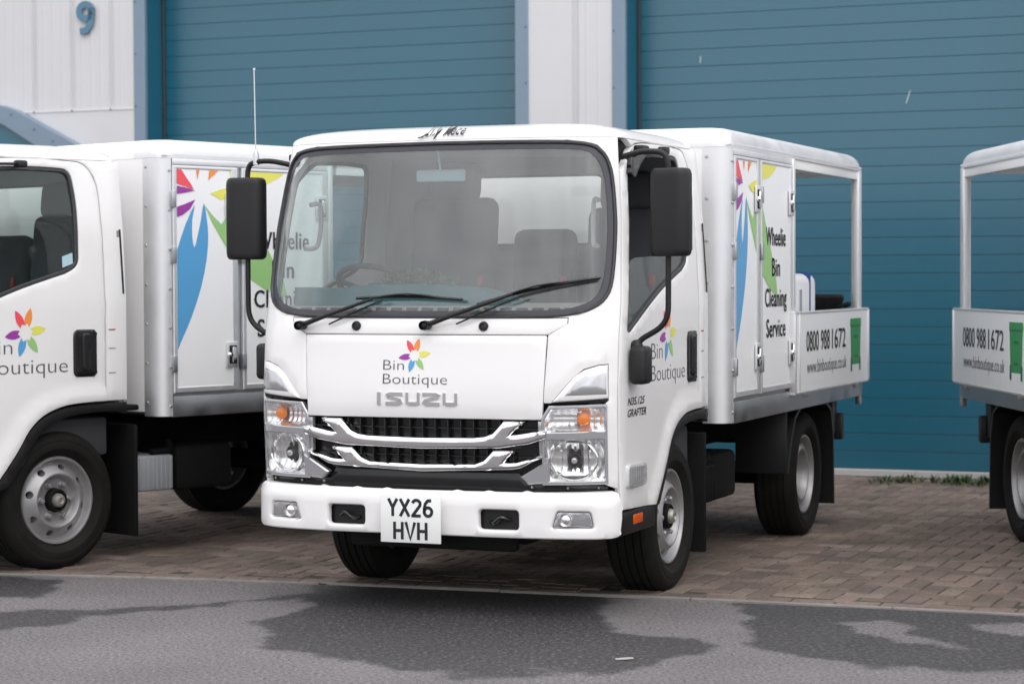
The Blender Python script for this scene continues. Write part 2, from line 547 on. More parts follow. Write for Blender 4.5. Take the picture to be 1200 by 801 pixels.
def dens(p, step, closed=True):
    out = []; n = len(p)
    for i in range(n if closed else n - 1):
        a = np.array(p[i], float); b = np.array(p[(i + 1) % n], float)
        k = max(1, int(math.ceil(np.hypot(*(b - a)) / step)))
        out += [tuple(a + (b - a) * j / k) for j in range(k)]
    if not closed: out.append(tuple(p[-1]))
    return out

def rounded(p, r, seg=4):
    """round the corners of an outline"""
    n = len(p); out = []
    rs = r if isinstance(r, (list, tuple)) else [r] * n
    for i in range(n):
        a = np.array(p[i - 1], float); b = np.array(p[i], float); c = np.array(p[(i + 1) % n], float)
        la = np.hypot(*(a - b)); lc = np.hypot(*(c - b)); q = min(rs[i], la * .49, lc * .49)
        if q < 1e-5: out.append(tuple(b)); continue
        s = b + (a - b) / la * q; e = b + (c - b) / lc * q
        for k in range(seg + 1):
            t = k / seg
            out.append(tuple((1 - t) ** 2 * s + 2 * t * (1 - t) * b + t * t * e))
    return out

def smooth_line(p, k=4, closed=False):
    P = [np.array(q, float) for q in p]; n = len(P); out = []
    for i in range(n if closed else n - 1):
        if closed: p0, p1, p2, p3 = P[i - 1], P[i], P[(i + 1) % n], P[(i + 2) % n]
        else: p0, p1, p2, p3 = P[max(i - 1, 0)], P[i], P[i + 1], P[min(i + 2, n - 1)]
        for j in range(k):
            t = j / k
            out.append(tuple(0.5 * (2 * p1 + (p2 - p0) * t + (2 * p0 - 5 * p1 + 4 * p2 - p3) * t * t + (3 * p1 - p0 - 3 * p2 + p3) * t ** 3)))
    if not closed: out.append(tuple(P[-1]))
    return out

def cdt(poly, holes=(), rings=(), grid=None):
    loops = [list(poly)] + [list(h) for h in holes]
    verts = []; edges = []
    for lp in loops + [list(r) for r in rings]:
        b = len(verts); n = len(lp)
        verts += [Vector(q) for q in lp]
        edges += [(b + i, b + (i + 1) % n) for i in range(n)]
    if grid:
        P = np.array(poly)
        gx = np.arange(P[:, 0].min(), P[:, 0].max(), grid) + grid * .37
        gy = np.arange(P[:, 1].min(), P[:, 1].max(), grid) + grid * .41
        X, Y = np.meshgrid(gx, gy); X = X.ravel(); Y = Y.ravel()
        ok = inside(poly, X, Y)
        for h in holes: ok &= ~inside(h, X, Y)
        for lp in loops + [list(r) for r in rings]:
            ok &= segdist(lp, X, Y) > grid * .45
        verts += [Vector((x, y)) for x, y in zip(X[ok], Y[ok])]
    if len(verts) == len(poly) and not holes and len(poly) == 4:
        return [tuple(v) for v in verts], [(0, 1, 2, 3)]
    vo, eo, fo, ov, oe, of = delaunay_2d_cdt(verts, edges, [], 1, 1e-7)
    V = [tuple(v) for v in vo]
    F = [tuple(f) for f in fo]
    if holes:
        keep = []
        C = np.array([np.mean([V[i] for i in f], axis=0) for f in F])
        ok = inside(poly, C[:, 0], C[:, 1])
        for h in holes: ok &= ~inside(h, C[:, 0], C[:, 1])
        F = [f for f, k in zip(F, ok) if k]
    return V, F

def nrm(S, p, q, sg):
    h = 2e-3
    a = S(p + h, q) - S(p - h, q); b = S(p, q + h) - S(p, q - h)
    n = np.cross(a, b) * sg
    return n / max(np.linalg.norm(n), 1e-12)

def patch(name, poly, S, mt, parent, thick=0.012, off=0.0, rim=None, holes=(), grid=0.04, step=None, sg=1, smooth=32, mb=None, **k):
    """a sheet of real thickness lying on surface S(p,q); rim = [(inset, drop), ...] rounds its edges"""
    step = step or grid
    poly = dens(ccw(poly), step)
    holes = [dens(ccw(h), step) for h in holes]
    rim = rim if rim is not None else [(0.004, 0.0), (0.0015, 0.0012), (0.0, 0.004)]
    offf = off if callable(off) else (lambda a, b: off)
    rings = []; drops = {}
    outer_in, outer_drop = rim[-1]
    for ins, dr in rim[:-1]:
        rg = inset(poly, ins); rings.append(rg)
        for q in rg: drops[(round(q[0], 6), round(q[1], 6))] = dr
        for h in holes:
            rh = inset(h, -ins); rings.append(rh)
            for q in rh: drops[(round(q[0], 6), round(q[1], 6))] = dr
    for lp in [poly] + holes:
        for q in lp: drops[(round(q[0], 6), round(q[1], 6))] = outer_drop
    V, F = cdt(poly, holes, rings, grid)
    own = mb is None
    mb = mb or MB()
    vs = []; back = []
    for a, b in V:
        n = nrm(S, a, b, sg); base = S(a, b)
        o = offf(a, b)
        d = drops.get((round(a, 6), round(b, 6)), 0.0)
        vs.append(base + n * (o - d)); back.append(base + n * (o - thick))
    fs = list(F)
    nv = len(vs)
    bset = {}
    for f in F:
        for i in range(len(f)):
            e = (f[i], f[(i + 1) % len(f)])
            bset[e] = True
    bnd = [e for e in bset if (e[1], e[0]) not in bset]
    fs += [tuple(nv + i for i in reversed(f)) for f in F]
    fs += [(b, a, nv + a, nv + b) for a, b in bnd]
    if sg < 0: fs = [tuple(reversed(f)) for f in fs]
    mb.add(vs + back, fs)
    if own:
        me = bpy.data.meshes.new(name)
        me.from_pydata(mb.v, [], mb.f)
        me.materials.append(mt)
        me.polygons.foreach_set('use_smooth', [True] * len(me.polygons))
        me.set_sharp_from_angle(angle=R(smooth))
        return link(name, me, parent, **k)

# ------------------------------------------------------------------ lettering
_txt = {}
def text2d(s, size=1.0, off=0.0, shear=0.0, xs=1.0, spacing=1.0):
    key = (s, off, shear, spacing)
    if key not in _txt:
        cu = bpy.data.curves.new('t', 'FONT')
        cu.body = s; cu.size = 1.0; cu.offset = off; cu.shear = shear; cu.space_character = spacing
        cu.resolution_u = 3
        cu.dimensions = '2D'; cu.fill_mode = 'FRONT'
        o = bpy.data.objects.new('t', cu); COL.objects.link(o)
        bpy.context.view_layer.update()
        me = bpy.data.meshes.new_from_object(o.evaluated_get(bpy.context.evaluated_depsgraph_get()))
        V = [(v.co.x, v.co.y) for v in me.vertices]; F = [tuple(p.vertices) for p in me.polygons]
        bpy.data.objects.remove(o); bpy.data.curves.remove(cu); bpy.data.meshes.remove(me)
        _txt[key] = (V, F)
    V, F = _txt[key]
    return [(x * size * xs, y * size) for x, y in V], F

def bold(VF, d, n=3):
    V, F = VF; oV = []; oF = []
    for i in range(n):
        k = len(oV); oV += [(x + d * (i - (n - 1) / 2), y) for x, y in V]; oF += [tuple(j + k for j in f) for f in F]
    return oV, oF

def width(V): return max(v[0] for v in V) - min(v[0] for v in V)

def fit_text(s, w, size, off=0.0, shear=0.0, spacing=1.0):
    """text with cap height about size*.73, squeezed to width w, starting at x=0"""
    V, F = text2d(s, size, off, shear, 1.0, spacing)
    x0 = min(v[0] for v in V); k = w / width(V)
    return [((x - x0) * k, y) for x, y in V], F

def decal(mb, VF, mapf, S, sg=1, off=0.0012):
    V, F = VF
    vs = []
    for x, y in V:
        p, q = mapf(x, y)
        vs.append(S(p, q) + nrm(S, p, q, sg) * off)
    mb.add(vs, F)

def ribbon(pts, w, z=0):
    """stroke of width w along a polyline -> verts, faces (2D)"""
    P = [np.array(p, float) for p in pts]; n = len(P); V = []; closed = np.hypot(*(P[0] - P[-1])) < 1e-6
    if closed: P = P[:-1]; n -= 1
    for i in range(n):
        if closed: a, c = P[i - 1], P[(i + 1) % n]
        else: a, c = P[max(i - 1, 0)], P[min(i + 1, n - 1)]
        e1 = P[i] - a if (closed or i > 0) else c - P[i]
        e2 = c - P[i] if (closed or i < n - 1) else e1
        e1 = e1 / np.hypot(*e1); e2 = e2 / np.hypot(*e2)
        m = np.array([-e1[1] - e2[1], e1[0] + e2[0]]); k = max((m @ m) / 2, .4)
        V += [tuple(P[i] + m * w / 2 / k), tuple(P[i] - m * w / 2 / k)]
    F = [(2 * i + 1, 2 * ((i + 1) % n) + 1, 2 * ((i + 1) % n), 2 * i) for i in range(n if closed else n - 1)]
    return V, F

def arc(cx, cy, rx, ry, a0, a1, k=8):
    return [(cx + rx * math.cos(R(a0 + (a1 - a0) * i / k)), cy + ry * math.sin(R(a0 + (a1 - a0) * i / k))) for i in range(k + 1)]

GL = {  # stroke letters in a box 0..w, 0..1 for the number plate
    'Y': (.62, [[(.04, 1), (.31, .5), (.31, 0)], [(.58, 1), (.31, .5)]]),
    'X': (.62, [[(.03, 1), (.59, 0)], [(.59, 1), (.03, 0)]]),
    '2': (.6, [arc(.3, .73, .24, .22, 170, -25, 9) + [(.07, .07), (.07, .055), (.57, .055)]]),
    '6': (.6, [[(.50, .95), (.28, .93), (.13, .75), (.07, .5), (.06, .3)] + arc(.3, .3, .235, .245, 180, -180, 16)]),
    'H': (.62, [[(.07, 1), (.07, 0)], [(.55, 1), (.55, 0)], [(.07, .5), (.55, .5)]]),
    'V': (.62, [[(.03, 1), (.31, .02), (.59, 1)]]),
}

# ------------------------------------------------------------------ the cab surface
HW = .86; NE = 3.2; DD = .25
def Fv(z): return float(np.interp(z, [.3, .6, .85, 1.0, 1.21, 1.31, 1.5, 2.07, 2.4], [-1.10, -1.105, -1.12, -1.118, -1.10, -1.078, -1.042, -.93, -.86]))
def hwz(z): return float(np.interp(z, [0, .9, 1.35, 1.7, 2.07, 2.3], [.855, .86, .86, .84, .80, .77]))
_t = np.linspace(0, np.pi / 2, 2000)
_x = HW * np.sin(_t) ** (2 / NE); _v = DD * (1 - np.cos(_t) ** (2 / NE))
_s = np.concatenate([[0], np.cumsum(np.hypot(np.diff(_x), np.diff(_v)))])
SEND = float(_s[-1])
def SF(s, z):
    a = abs(s); sg = 1 if s >= 0 else -1
    if a < SEND: xn = np.interp(a, _s, _x) / HW; dv = np.interp(a, _s, _v)
    else: xn = 1.0; dv = DD + (a - SEND)
    return np.array([sg * xn * hwz(z), Fv(z) + dv, z])
def vs_of(s, z): return float(SF(s, z)[1])
def xside(v, z):
    dv = v - Fv(z)
    if dv >= DD: return hwz(z)
    dv = max(dv, 0)
    return hwz(z) * (1 - ((DD - dv) / DD) ** NE) ** (1 / NE)
def SIDE(sg): return lambda v, z: np.array([sg * xside(v, z), v, z])
def FLATX(x): return lambda v, z: np.array([x, v, z])
def FLATY(y): return lambda u, z: np.array([u, y, z])

def mirror(poly): return [(-a, b) for a, b in poly][::-1]
def hull_sym(half):  # half outline (right side, from bottom to top) -> closed symmetric outline
    return half + [(-a, b) for a, b in half[::-1] if abs(a) > 1e-9]

# ------------------------------------------------------------------ wheels
def rim_mesh(rear):
    if not rear:
        prof = [(.190, -.16), (.222, -.155), (.224, -.004), (.219, .006), (.210, .006), (.204, -.004), (.199, -.022), (.192, -.030), (.184, -.028),
                (.162, -.010), (.146, .006), (.138, .012), (.131, .012), (.124, .004), (.117, -.014), (.108, -.024), (.062, -.027), (.062, -.06), (.10, -.07), (.15, -.05), (.19, -.07), (.190, -.16)]
    else:
        prof = [(.190, -.16), (.222, -.155), (.224, -.004), (.219, .006), (.210, .006), (.204, -.006), (.199, -.030), (.190, -.034), (.180, -.026),
                (.160, -.012), (.146, -.006), (.138, -.008), (.131, -.020), (.122, -.055), (.114, -.095), (.104, -.105), (.062, -.107), (.062, -.13), (.11, -.13), (.14, -.09), (.19, -.09), (.190, -.16)]
    a = MB().lathe(prof, n=56)
    oa = a.build('tmp_rim', M['rim'])
    c = MB()
    for i in range(8):
        t = R(45 * i + 12)
        m = Matrix.Rotation(t, 3, 'Z')
        pf = [(.0, -.2), (.0175, -.2), (.0175, .1), (0, .1)]
        c.lathe(pf, m @ Vector((.1665, 0, 0)), m @ Matrix.Diagonal((.85, 1.15, 1)), 14)
    ob = c.build('tmp_cut', M['rim'])
    md = oa.modifiers.new('b', 'BOOLEAN'); md.object = ob; md.operation = 'DIFFERENCE'; md.solver = 'EXACT'
    bpy.context.view_layer.update()
    me = bpy.data.meshes.new_from_object(oa.evaluated_get(bpy.context.evaluated_depsgraph_get()))
    bpy.data.objects.remove(oa); bpy.data.objects.remove(ob)
    me.polygons.foreach_set('use_smooth', [True] * len(me.polygons))
    me.set_sharp_from_angle(angle=R(35))
    me.name = 'rim'
    return me

def tyre_mesh():
    Rt = .352
    p = [(.205, -.155), (.222, -.165), (.25, -.186), (.29, -.196), (.318, -.190), (.338, -.174), (.348, -.160)]
    for x0 in (-.160, -.122, -.084, -.046):
        p += [(Rt, x0), (Rt, x0 + .030), (Rt - .008, x0 + .0305), (Rt - .008, x0 + .0375)]
    p += [(Rt, -.010), (.348, .008), (.338, .022), (.318, .038), (.300, .042), (.296, .0405), (.29, .043), (.262, .040), (.258, .036), (.24, .028), (.222, .006), (.205, -.004)]
    p = [(r, h - .012) for r, h in p]
    return MB().lathe(p + [p[0]], n=72).mesh('tyre', M['rubber'], 35)

def hub_mesh(rear):
    m = MB(); d = -.08 if rear else 0.0
    m.cur = 0
    m.lathe([(.058, d - .05), (.058, d + .004), (.054, d + .010), (.046, d + .010), (.044, d - .004), (.036, d - .004)], n=28)
    m.cur = 1
    m.lathe([(.036, d - .006), (.035, d + .016), (.028, d + .028), (.016, d + .032), (.012, d + .026), (0, d + .026)], n=24)
    return m.mesh('hub', [M['chassis'], M['hub']], 30)

def nuts_mesh(rear):
    m = MB(); d = -.105 if rear else -.024
    for i in range(6):
        t = R(60 * i + 10); c = Vector((.088 * math.cos(t), .088 * math.sin(t), d))
        m.lathe([(.019, -.004), (.017, .006), (.014, .008)], c, None, 12)
        m.lathe([(.014, .006), (.0135, .022), (.010, .027), (0, .027)], c, None, 6)
    return m.mesh('wheel_nuts', M['rim'], 30)

MESH = {'rimF': rim_mesh(False), 'rimR': rim_mesh(True), 'tyre': tyre_mesh(), 'hubF': hub_mesh(False), 'hubR': hub_mesh(True),
        'nutF': nuts_mesh(False), 'nutR': nuts_mesh(True)}

def wheel(parent, sg, v, rear, steer=0.0):
    """outer rim face at |u| = .785 (front) / .815 (rear)"""
    x = sg * (.815 if rear else .785)
    w = empty('wheel', (x, v, .352), 0, parent=parent)
    w.rotation_euler = (Matrix.Rotation(R(steer), 4, 'Z') @ Matrix.Rotation(R(90 * sg), 4, 'Y') @ Matrix.Rotation(R(33 if rear else 20), 4, 'Z')).to_euler()
    k = 'R' if rear else 'F'
    t = link('tyre', MESH['tyre'], w)
    link('rim', MESH['rim' + k], w)
    link('hub', MESH['hub' + k], w)
    link('wheel_nuts', MESH['nut' + k], w, kind='stuff')
    return w

# ------------------------------------------------------------------ prints shared by all trucks
def petal(ang, r0, r1, w, notch=.12, k=9):
    pts = []
    for i in range(k + 1):
        t = i / k; x = r0 + (r1 - r0) * t
        pts.append((x, w * (math.sin(math.pi * min(1, .20 + .80 * t)) ** .85)))
    up = pts
    dn = [(x, -y) for x, y in pts[::-1]]
    dn = dn[1:] if abs(dn[0][1]) < 1e-6 else dn
    poly = up + dn + [(r0 + notch, 0)]
    c, s = math.cos(R(ang)), math.sin(R(ang))
    return [(x * c - y * s, x * s + y * c) for x, y in poly]

PETALS = [('red', 119), ('orange', 75), ('yellow', 8), ('green', -54), ('blue', -108), ('purple', 189)]

def flower(name, parent, mapf, S, sg, size, fade=None):
    m = MB()
    for i, (c, a) in enumerate(PETALS):
        m.cur = i
        decal(m, cdt(ccw([(x * size, y * size) for x, y in petal(a, .26, 1.0, .175)])), mapf, S, sg, .0014)
    return m.build(name, [M['p_' + c] for c, a in PETALS], parent, 0)

def logo(parent, p0, q0, sc, S, sg, dirx=1, gap=.0):
    """two-line company logo with its flower; (p0,q0) = left end of the lower baseline, sc = lower word width"""
    mp = lambda x, y: (p0 + dirx * x, q0 + y)
    h = sc * .212
    m = MB()
    decal(m, fit_text('Boutique', sc, h, -.012), mp, S, sg)
    V, F = fit_text('Bin', sc * .325, h, -.012)
    decal(m, ([(x, y + h * .93) for x, y in V], F), mp, S, sg)
    m.build('logo_lettering', M['ink_grey'], parent, 0)
    flower('flower_emblem', parent, lambda x, y: mp(x + sc * .485, y + h * 1.92), S, sg, sc * .25)

def clip_rect(poly, a0, b0, a1, b1):
    def cl(P, f, inter):
        o = []
        for i in range(len(P)):
            c, p = P[i], P[i - 1]
            if f(c):
                if not f(p): o.append(inter(p, c))
                o.append(c)
            elif f(p): o.append(inter(p, c))
        return o
    def ix(X): return lambda p, c: (X, p[1] + (c[1] - p[1]) * (X - p[0]) / (c[0] - p[0]))
    def iy(Y): return lambda p, c: (p[0] + (c[0] - p[0]) * (Y - p[1]) / (c[1] - p[1]), Y)
    P = cl(poly, lambda q: q[0] >= a0, ix(a0))
    if P: P = cl(P, lambda q: q[0] <= a1, ix(a1))
    if P: P = cl(P, lambda q: q[1] >= b0, iy(b0))
    if P: P = cl(P, lambda q: q[1] <= b1, iy(b1))
    return P

def leaf(a, b, w, bias=.45, notch=0.0, nw=.4, k=14):
    """leaf between points a (inner) and b (tip); optional white notch from the inner end"""
    a = np.array(a); b = np.array(b); d = b - a; L = np.hypot(*d); e = d / L; n = np.array([-e[1], e[0]])
    g = lambda t: math.sin(math.pi * t ** (math.log(.5) / math.log(bias)))
    up = [a + d * (i / k) + n * w * g(i / k) for i in range(k + 1)]
    dn = [a + d * (i / k) - n * w * g(i / k) for i in range(k, 0, -1)]
    if notch:
        up = [p for i, p in enumerate(up) if i >= 2]
        dn = [p for i, p in zip(range(k, 0, -1), dn) if i >= 2]
        ins = []
        for i in range(7):
            t = i / 6
            tt = .16 + (notch - .16) * t
            ins.append((tt, w * g(.16) * .92 * (1 - t) ** .7 + w * nw * math.sin(math.pi * t) * .55))
        lower = [a + d * t - n * y for t, y in ins[:-1]]
        upper = [a + d * t + n * y for t, y in ins[::-1]]
        return [tuple(p) for p in up + dn + lower + upper]
    return [tuple(p) for p in up + dn[:-0 or None]]

# big print over the cabinet doors, drawn in (v, z)
ART = [('blue', smooth_line([(.765, 1.855), (.70, 1.75), (.636, 1.60), (.585, 1.45), (.56, 1.30), (.565, 1.15), (.60, 1.03), (.66, 1.13), (.735, 1.26), (.805, 1.42), (.845, 1.57), (.857, 1.69), (.847, 1.79), (.828, 1.865), (.808, 1.78), (.783, 1.69), (.76, 1.63), (.746, 1.69), (.748, 1.78)], 2, True)),
       ('green', [(.832, 1.855), (.88, 1.77), (.95, 1.675), (1.03, 1.57), (1.12, 1.48), (1.27, 1.40), (1.43, 1.355), (1.40, 1.45), (1.30, 1.60), (1.20, 1.73), (1.12, 1.84), (1.05, 1.90), (.995, 1.80), (.95, 1.755), (.89, 1.80)]),
       ('yellow', smooth_line([(1.03, 1.955), (1.137, 1.962), (1.25, 1.972), (1.35, 2.005), (1.42, 2.05), (1.45, 2.15), (1.30, 2.2), (1.02, 2.2)], 2, True)),
       ('yellow', [(.872, 1.917), (.95, 1.94), (1.02, 1.955), (1.04, 1.925), (1.02, 1.90), (.95, 1.885)]),
       ('orange', [(.86, 1.985), (.96, 2.06), (.87, 2.06)]),
       ('orange', [(.785, 1.985), (.805, 2.06), (.772, 2.06)]),
       ('red', smooth_line([(.60, 2.06), (.655, 2.055), (.705, 1.998), (.757, 1.938), (.70, 1.950), (.60, 1.982)], 2, True)),
       ('purple', [(.60, 1.957), (.69, 1.945), (.768, 1.93), (.69, 1.915), (.60, 1.904)]),
       ('purple', [(.60, 1.83), (.69, 1.855), (.768, 1.882), (.73, 1.83), (.68, 1.80), (.60, 1.775)])]

# ------------------------------------------------------------------ one truck, in its own frame (x right, y rearward, z up)
WS = [(0, 1.292), (.30, 1.292), (.56, 1.295), (.68, 1.306), (.76, 1.330), (.82, 1.378), (.850, 1.46), (.864, 1.65), (.860, 1.85), (.842, 1.955), (.80, 2.018), (.72, 2.048), (.5, 2.058), (0, 2.062)]
WSO = ccw(hull_sym(smooth_line(WS, 3)))
DWIN = rounded([(-.866, 1.232), (-.73, 1.93), (-.60, 2.012), (-.2, 2.03), (.035, 2.022), (.062, 1.85), (.052, 1.535), (-.02, 1.497), (-.40, 1.395), (-.82, 1.222)], [.02, .09, .1, .2, .06, .1, .05, .1, .2, .02])
ARCH = smooth_line([(-.495, .452), (-.425, .53), (-.345, .628), (-.28, .72), (-.195, .788), (-.08, .828), (.05, .842), (.205, .845)], 3)
DTOP = smooth_line([(.205, .845), (.205, 1.5), (.203, 1.75), (.190, 1.94), (.12, 2.045), (-.02, 2.063), (-.25, 2.066), (-.50, 2.058), (-.63, 2.035), (-.70, 1.985)], 3)
DFRONT = [(vs_of(.899, z), z) for z in (1.93, 1.8, 1.6, 1.4, 1.2, 1.0, .8, .6, .466)]

def lens_box(name, poly, S, sg, parent, depth, m_house, bulb=None, flutes=0, wave=.004, step=.02, amber=None):
    """a lamp: reflector bowl, clear cover, and its bulb"""
    P = np.array(poly); c = P.mean(0); ext = (P.max(0) - P.min(0)) / 2
    def off(a, b):
        r2 = ((a - c[0]) / ext[0]) ** 2 + ((b - c[1]) / ext[1]) ** 2
        e = segdist(poly, np.array([a]), np.array([b]))[0]
        k = min(1, e / .02)
        w = wave * (abs(((a - c[0]) * flutes / ext[0]) % 2 - 1) - .5) + wave * .8 * (abs(((b - c[1]) * 2.6 / ext[1]) % 2 - 1) - .5) if flutes else 0
        return -depth * k * max(0.12, 1 - .62 * min(r2, 1.4)) + w * k
    patch('reflector', poly, S, M['reflector'], parent, depth + .02, off, rim=[(.003, 0), (0, .002)], grid=.007, step=.012, sg=sg, smooth=14)
    ip = inset(ccw(dens(poly, .03)), .001)
    patch('lens', ip, S, M['lens'], parent, .003, .006, grid=.03, step=.03, sg=sg)

def build_truck(name, label):
    T = empty(name, label=label, cat='truck', group='white bin cleaning trucks parked by the roller doors')
    # ---- front panels
    patch('bonnet', rounded([(-.572, 1.2165), (-.556, .858), (.556, .858), (.572, 1.2165)], .008, 2), SF, M['paint'], T, .02, .004, grid=.05)
    patch('cowl_panel', [(-.655, 1.264), (-.577, 1.2215), (.577, 1.2215), (.655, 1.264), (.656, 1.2905), (-.656, 1.2905)], SF, M['paint'], T, .02, grid=.05)
    up = [(.891, .560), (.891, 1.2), (.891, 1.6), (.891, 2.07)]
    lampside = [(.659, 1.2935), (.659, 1.268), (.577, 1.2175), (.562, .930), (.594, .930), (.640, .985), (.688, 1.040), (.735, 1.076), (.80, 1.094), (.842, 1.096), (.846, .94), (.832, .93), (.832, .578)]
    shell = up + mirror(up) + mirror(lampside) + lampside
    cab = patch('cab_body', shell, SF, M['paint'], T, .025, holes=[inset(WSO, .006)], grid=.045, step=.03, rim=[(.003, 0), (0, .0015)])
    # dark inner wall seen through the panel gaps
    patch('inner_wall', [(-.88, .56), (.88, .56), (.88, 1.28), (-.88, 1.28)], SF, M['gap'], T, .02, -.055, grid=.09)
    # ---- windscreen
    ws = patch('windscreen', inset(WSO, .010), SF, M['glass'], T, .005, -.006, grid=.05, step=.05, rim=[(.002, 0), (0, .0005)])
    patch('rubber_seal', inset(WSO, -.003), SF, M['seal'], ws, .016, .006, holes=[inset(WSO, .014)], grid=.04, step=.03, rim=[(.006, 0), (.002, .002), (0, .006)])
    frit_in = ccw(hull_sym(smooth_line([(0, 1.322), (.56, 1.326), (.70, 1.345), (.77, 1.385), (.808, 1.47), (.822, 1.65), (.820, 1.84), (.800, 1.945), (.755, 1.998), (.68, 2.018), (.4, 2.024), (0, 2.026)], 3)))
    patch('printed_border', inset(WSO, .012), SF, M['frit'], ws, .0015, -.0042, holes=[frit_in], grid=.05, step=.04, rim=[(0, 0)])
    # ---- roof: dome over the cab outline
    ring = [SF(s, 2.07)[:2] for s in np.linspace(-.95, .95, 61)]
    hw = hwz(2.07)
    back = [(hw, v) for v in np.linspace(ring[-1][1] + .08, .26, 8)] + [(hw - .02, .32), (hw - .06, .345)] + [(u, .345) for u in np.linspace(hw - .12, -hw + .12, 9)] + [(-hw + .06, .345), (-hw + .02, .32)] + [(-hw, v) for v in np.linspace(.26, ring[0][1] + .08, 8)]
    outl = [np.array(p) for p in ring] + [np.array(p) for p in back]
    cen = np.array((0, -.15)); vs = []; fs = []; N = len(outl)
    rhos = [1, .998, .992, .98, .962, .94, .91, .87, .82, .75, .65, .5, .3]
    for rho in rhos:
        h = 2.0705 + .085 * (1 - rho ** 3.2) ** (1 / 2.6)
        for p in outl:
            q = cen + (p - cen) * rho
            vs.append((q[0], q[1], h + .02 * (q[1] + .9) * (1 - rho)))
    for i in range(len(rhos) - 1):
        for k in range(N):
            k2 = (k + 1) % N
            fs.append((i * N + k, i * N + k2, (i + 1) * N + k2, (i + 1) * N + k))
    fs.append(tuple((len(rhos) - 1) * N + k for k in range(N)))
    # inner lining of the roof
    b = len(vs)
    for p in outl:
        q = cen + (p - cen) * .96; vs.append((q[0], q[1], 2.071))
    fs.append(tuple(b + k for k in range(N - 1, -1, -1)))
    for k in range(N):
        k2 = (k + 1) % N; fs.append((k2, k, b + k, b + k2))
    roof = MB().add(vs, fs).build('roof', M['paint'], T, 50)
    MB().box((0, -.25, 2.058), (1.42, 1.0, .02), .008).build('roof_lining', M['lining'], T)
    # ---- doors and sides
    for sg in (1, -1):
        S = SIDE(sg); rightside = sg > 0
        door_poly = ccw([(-.925, .466)] + ARCH[:] + DTOP[1:] + DFRONT[:-1])
        flare = lambda a, b: .014 * max(0, 1 - max(0, segdist(ARCH, np.array([a]), np.array([b]), False)[0] - .045) / .035) ** 1 if segdist(ARCH, np.array([a]), np.array([b]), False)[0] < .08 else 0.0
        d = patch('door', door_poly, S, M['paint'], T, .03, flare, holes=[DWIN], grid=.035, step=.03, sg=sg)
        W0 = ccw(DWIN)
        patch('window_seal', W0, S, M['seal'], d, .02, -.004, holes=[inset(dens(W0, .03), .020)], grid=.05, step=.03, sg=sg, rim=[(.004, 0), (0, .003)])
        gl = patch('window_glass', inset(dens(W0, .03), .008), S, M['glass_side'], d, .004, -.014, grid=.08, step=.05, sg=sg, rim=[(0, 0)])
        # handle: black recess, pull bar and lock
        hp = rounded([(.0, .972), (.150, .972), (.150, 1.212), (.0, 1.212)], .035, 4)
        h = patch('door_handle', hp, S, M['black_gloss'], d, .012, .007, sg=sg, grid=.03, rim=[(.012, 0), (.006, .001), (0, .006)])
        patch('pull_bar', rounded([(.052, 1.0), (.098, 1.0), (.104, 1.196), (.048, 1.196)], .02, 3), S, M['black'], h, .02, .019, sg=sg, grid=.03, rim=[(.010, 0), (.004, .004), (0, .012)])
        # red and grey service marks on the pillar behind the door
        mm = MB(); mm.cur = 0
        decal(mm, ([(0, 0), (.045, 0), (.045, .006), (0, .006)], [(0, 1, 2, 3)]), lambda x, y: (.226 + x, 1.205 + y), S, sg)
        mm.cur = 1
        decal(mm, ([(0, 0), (.045, 0), (.045, .005), (0, .005)], [(0, 1, 2, 3)]), lambda x, y: (.226 + x, 1.110 + y), S, sg)
        decal(mm, ([(0, 0), (.045, 0), (.045, .005), (0, .005)], [(0, 1, 2, 3)]), lambda x, y: (.226 + x, .985 + y), S, sg)
        # rear pillar with strip over the door
        strip = [(.345, .845), (.345, 2.07), (-.70, 2.07)] + [(a + .004 * (1 if a > .1 else 0), b + (.004 if b > 1.9 else 0)) for a, b in DTOP[::-1]][3:]
        strip = [(a + (.004 if b < 2.0 and a > 0 and a < .3 else 0), b) for a, b in strip]
        pil = patch('rear_pillar', strip, S, M['paint'], T, .025, sg=sg, grid=.05, step=.04)
        mm.build('service_marks', [M['red'], M['ink_light']], pil, 0, kind='stuff')
        patch('pillar_vent', rounded([(.322, 1.39), (.331, 1.39), (.325, 1.72), (.316, 1.72)], .002, 1), S, M['black'], pil, .004, .004, sg=sg, grid=.1, rim=[(0, 0)])
        # lettering on the doors: logo low at the door middle
        if rightside: logo(d, -.535, 1.000, .50, S, sg, 1)
        else: logo(d, .0, 1.000, .50, S, sg, -1)
        m = MB()
        for t_, w_, z_ in (('N35.125', .235, .912), ('GRAFTER', .255, .862)):
            VF = fit_text(t_, w_, .046, .022, .28)
            decal(m, VF, (lambda x, y, z_=z_: (-.865 + x, z_ + y)) if rightside else (lambda x, y, z_=z_: (-.62 - x, z_ + y)), S, sg)
        m.build('model_lettering', M['ink'], d, 0)
        # arch trim, step end with amber marker, side repeater
        A2 = [(a + .010, b - .012) for a, b in ARCH] + [(.345, .835)]
        inner = [(a + .05, b - .055) for a, b in ARCH[2:]] + [(.345, .770)]
        patch('arch_trim', A2 + inner[::-1] + [(-.45, .43)], S, M['black'], T, .05, -.002, sg=sg, grid=.05, step=.03)
        st = MB().box((sg * .80, -.715, .405), (.13, .47, .105), .02).build('step', M['black'], T)
        MB().box((sg * .8645, -.745, .415), (.012, .125, .042), .005).build('side_marker', M['amber_dark'], st)
        lp = rounded([(-.885, .556), (-.655, .560), (-.655, .648), (-.885, .655)], .022, 3)
        side_l = patch('side_lamp', lp, S, M['clear_lamp'], T, .012, .012, sg=sg, grid=.012, step=.02, rim=[(.008, 0), (0, .006)])
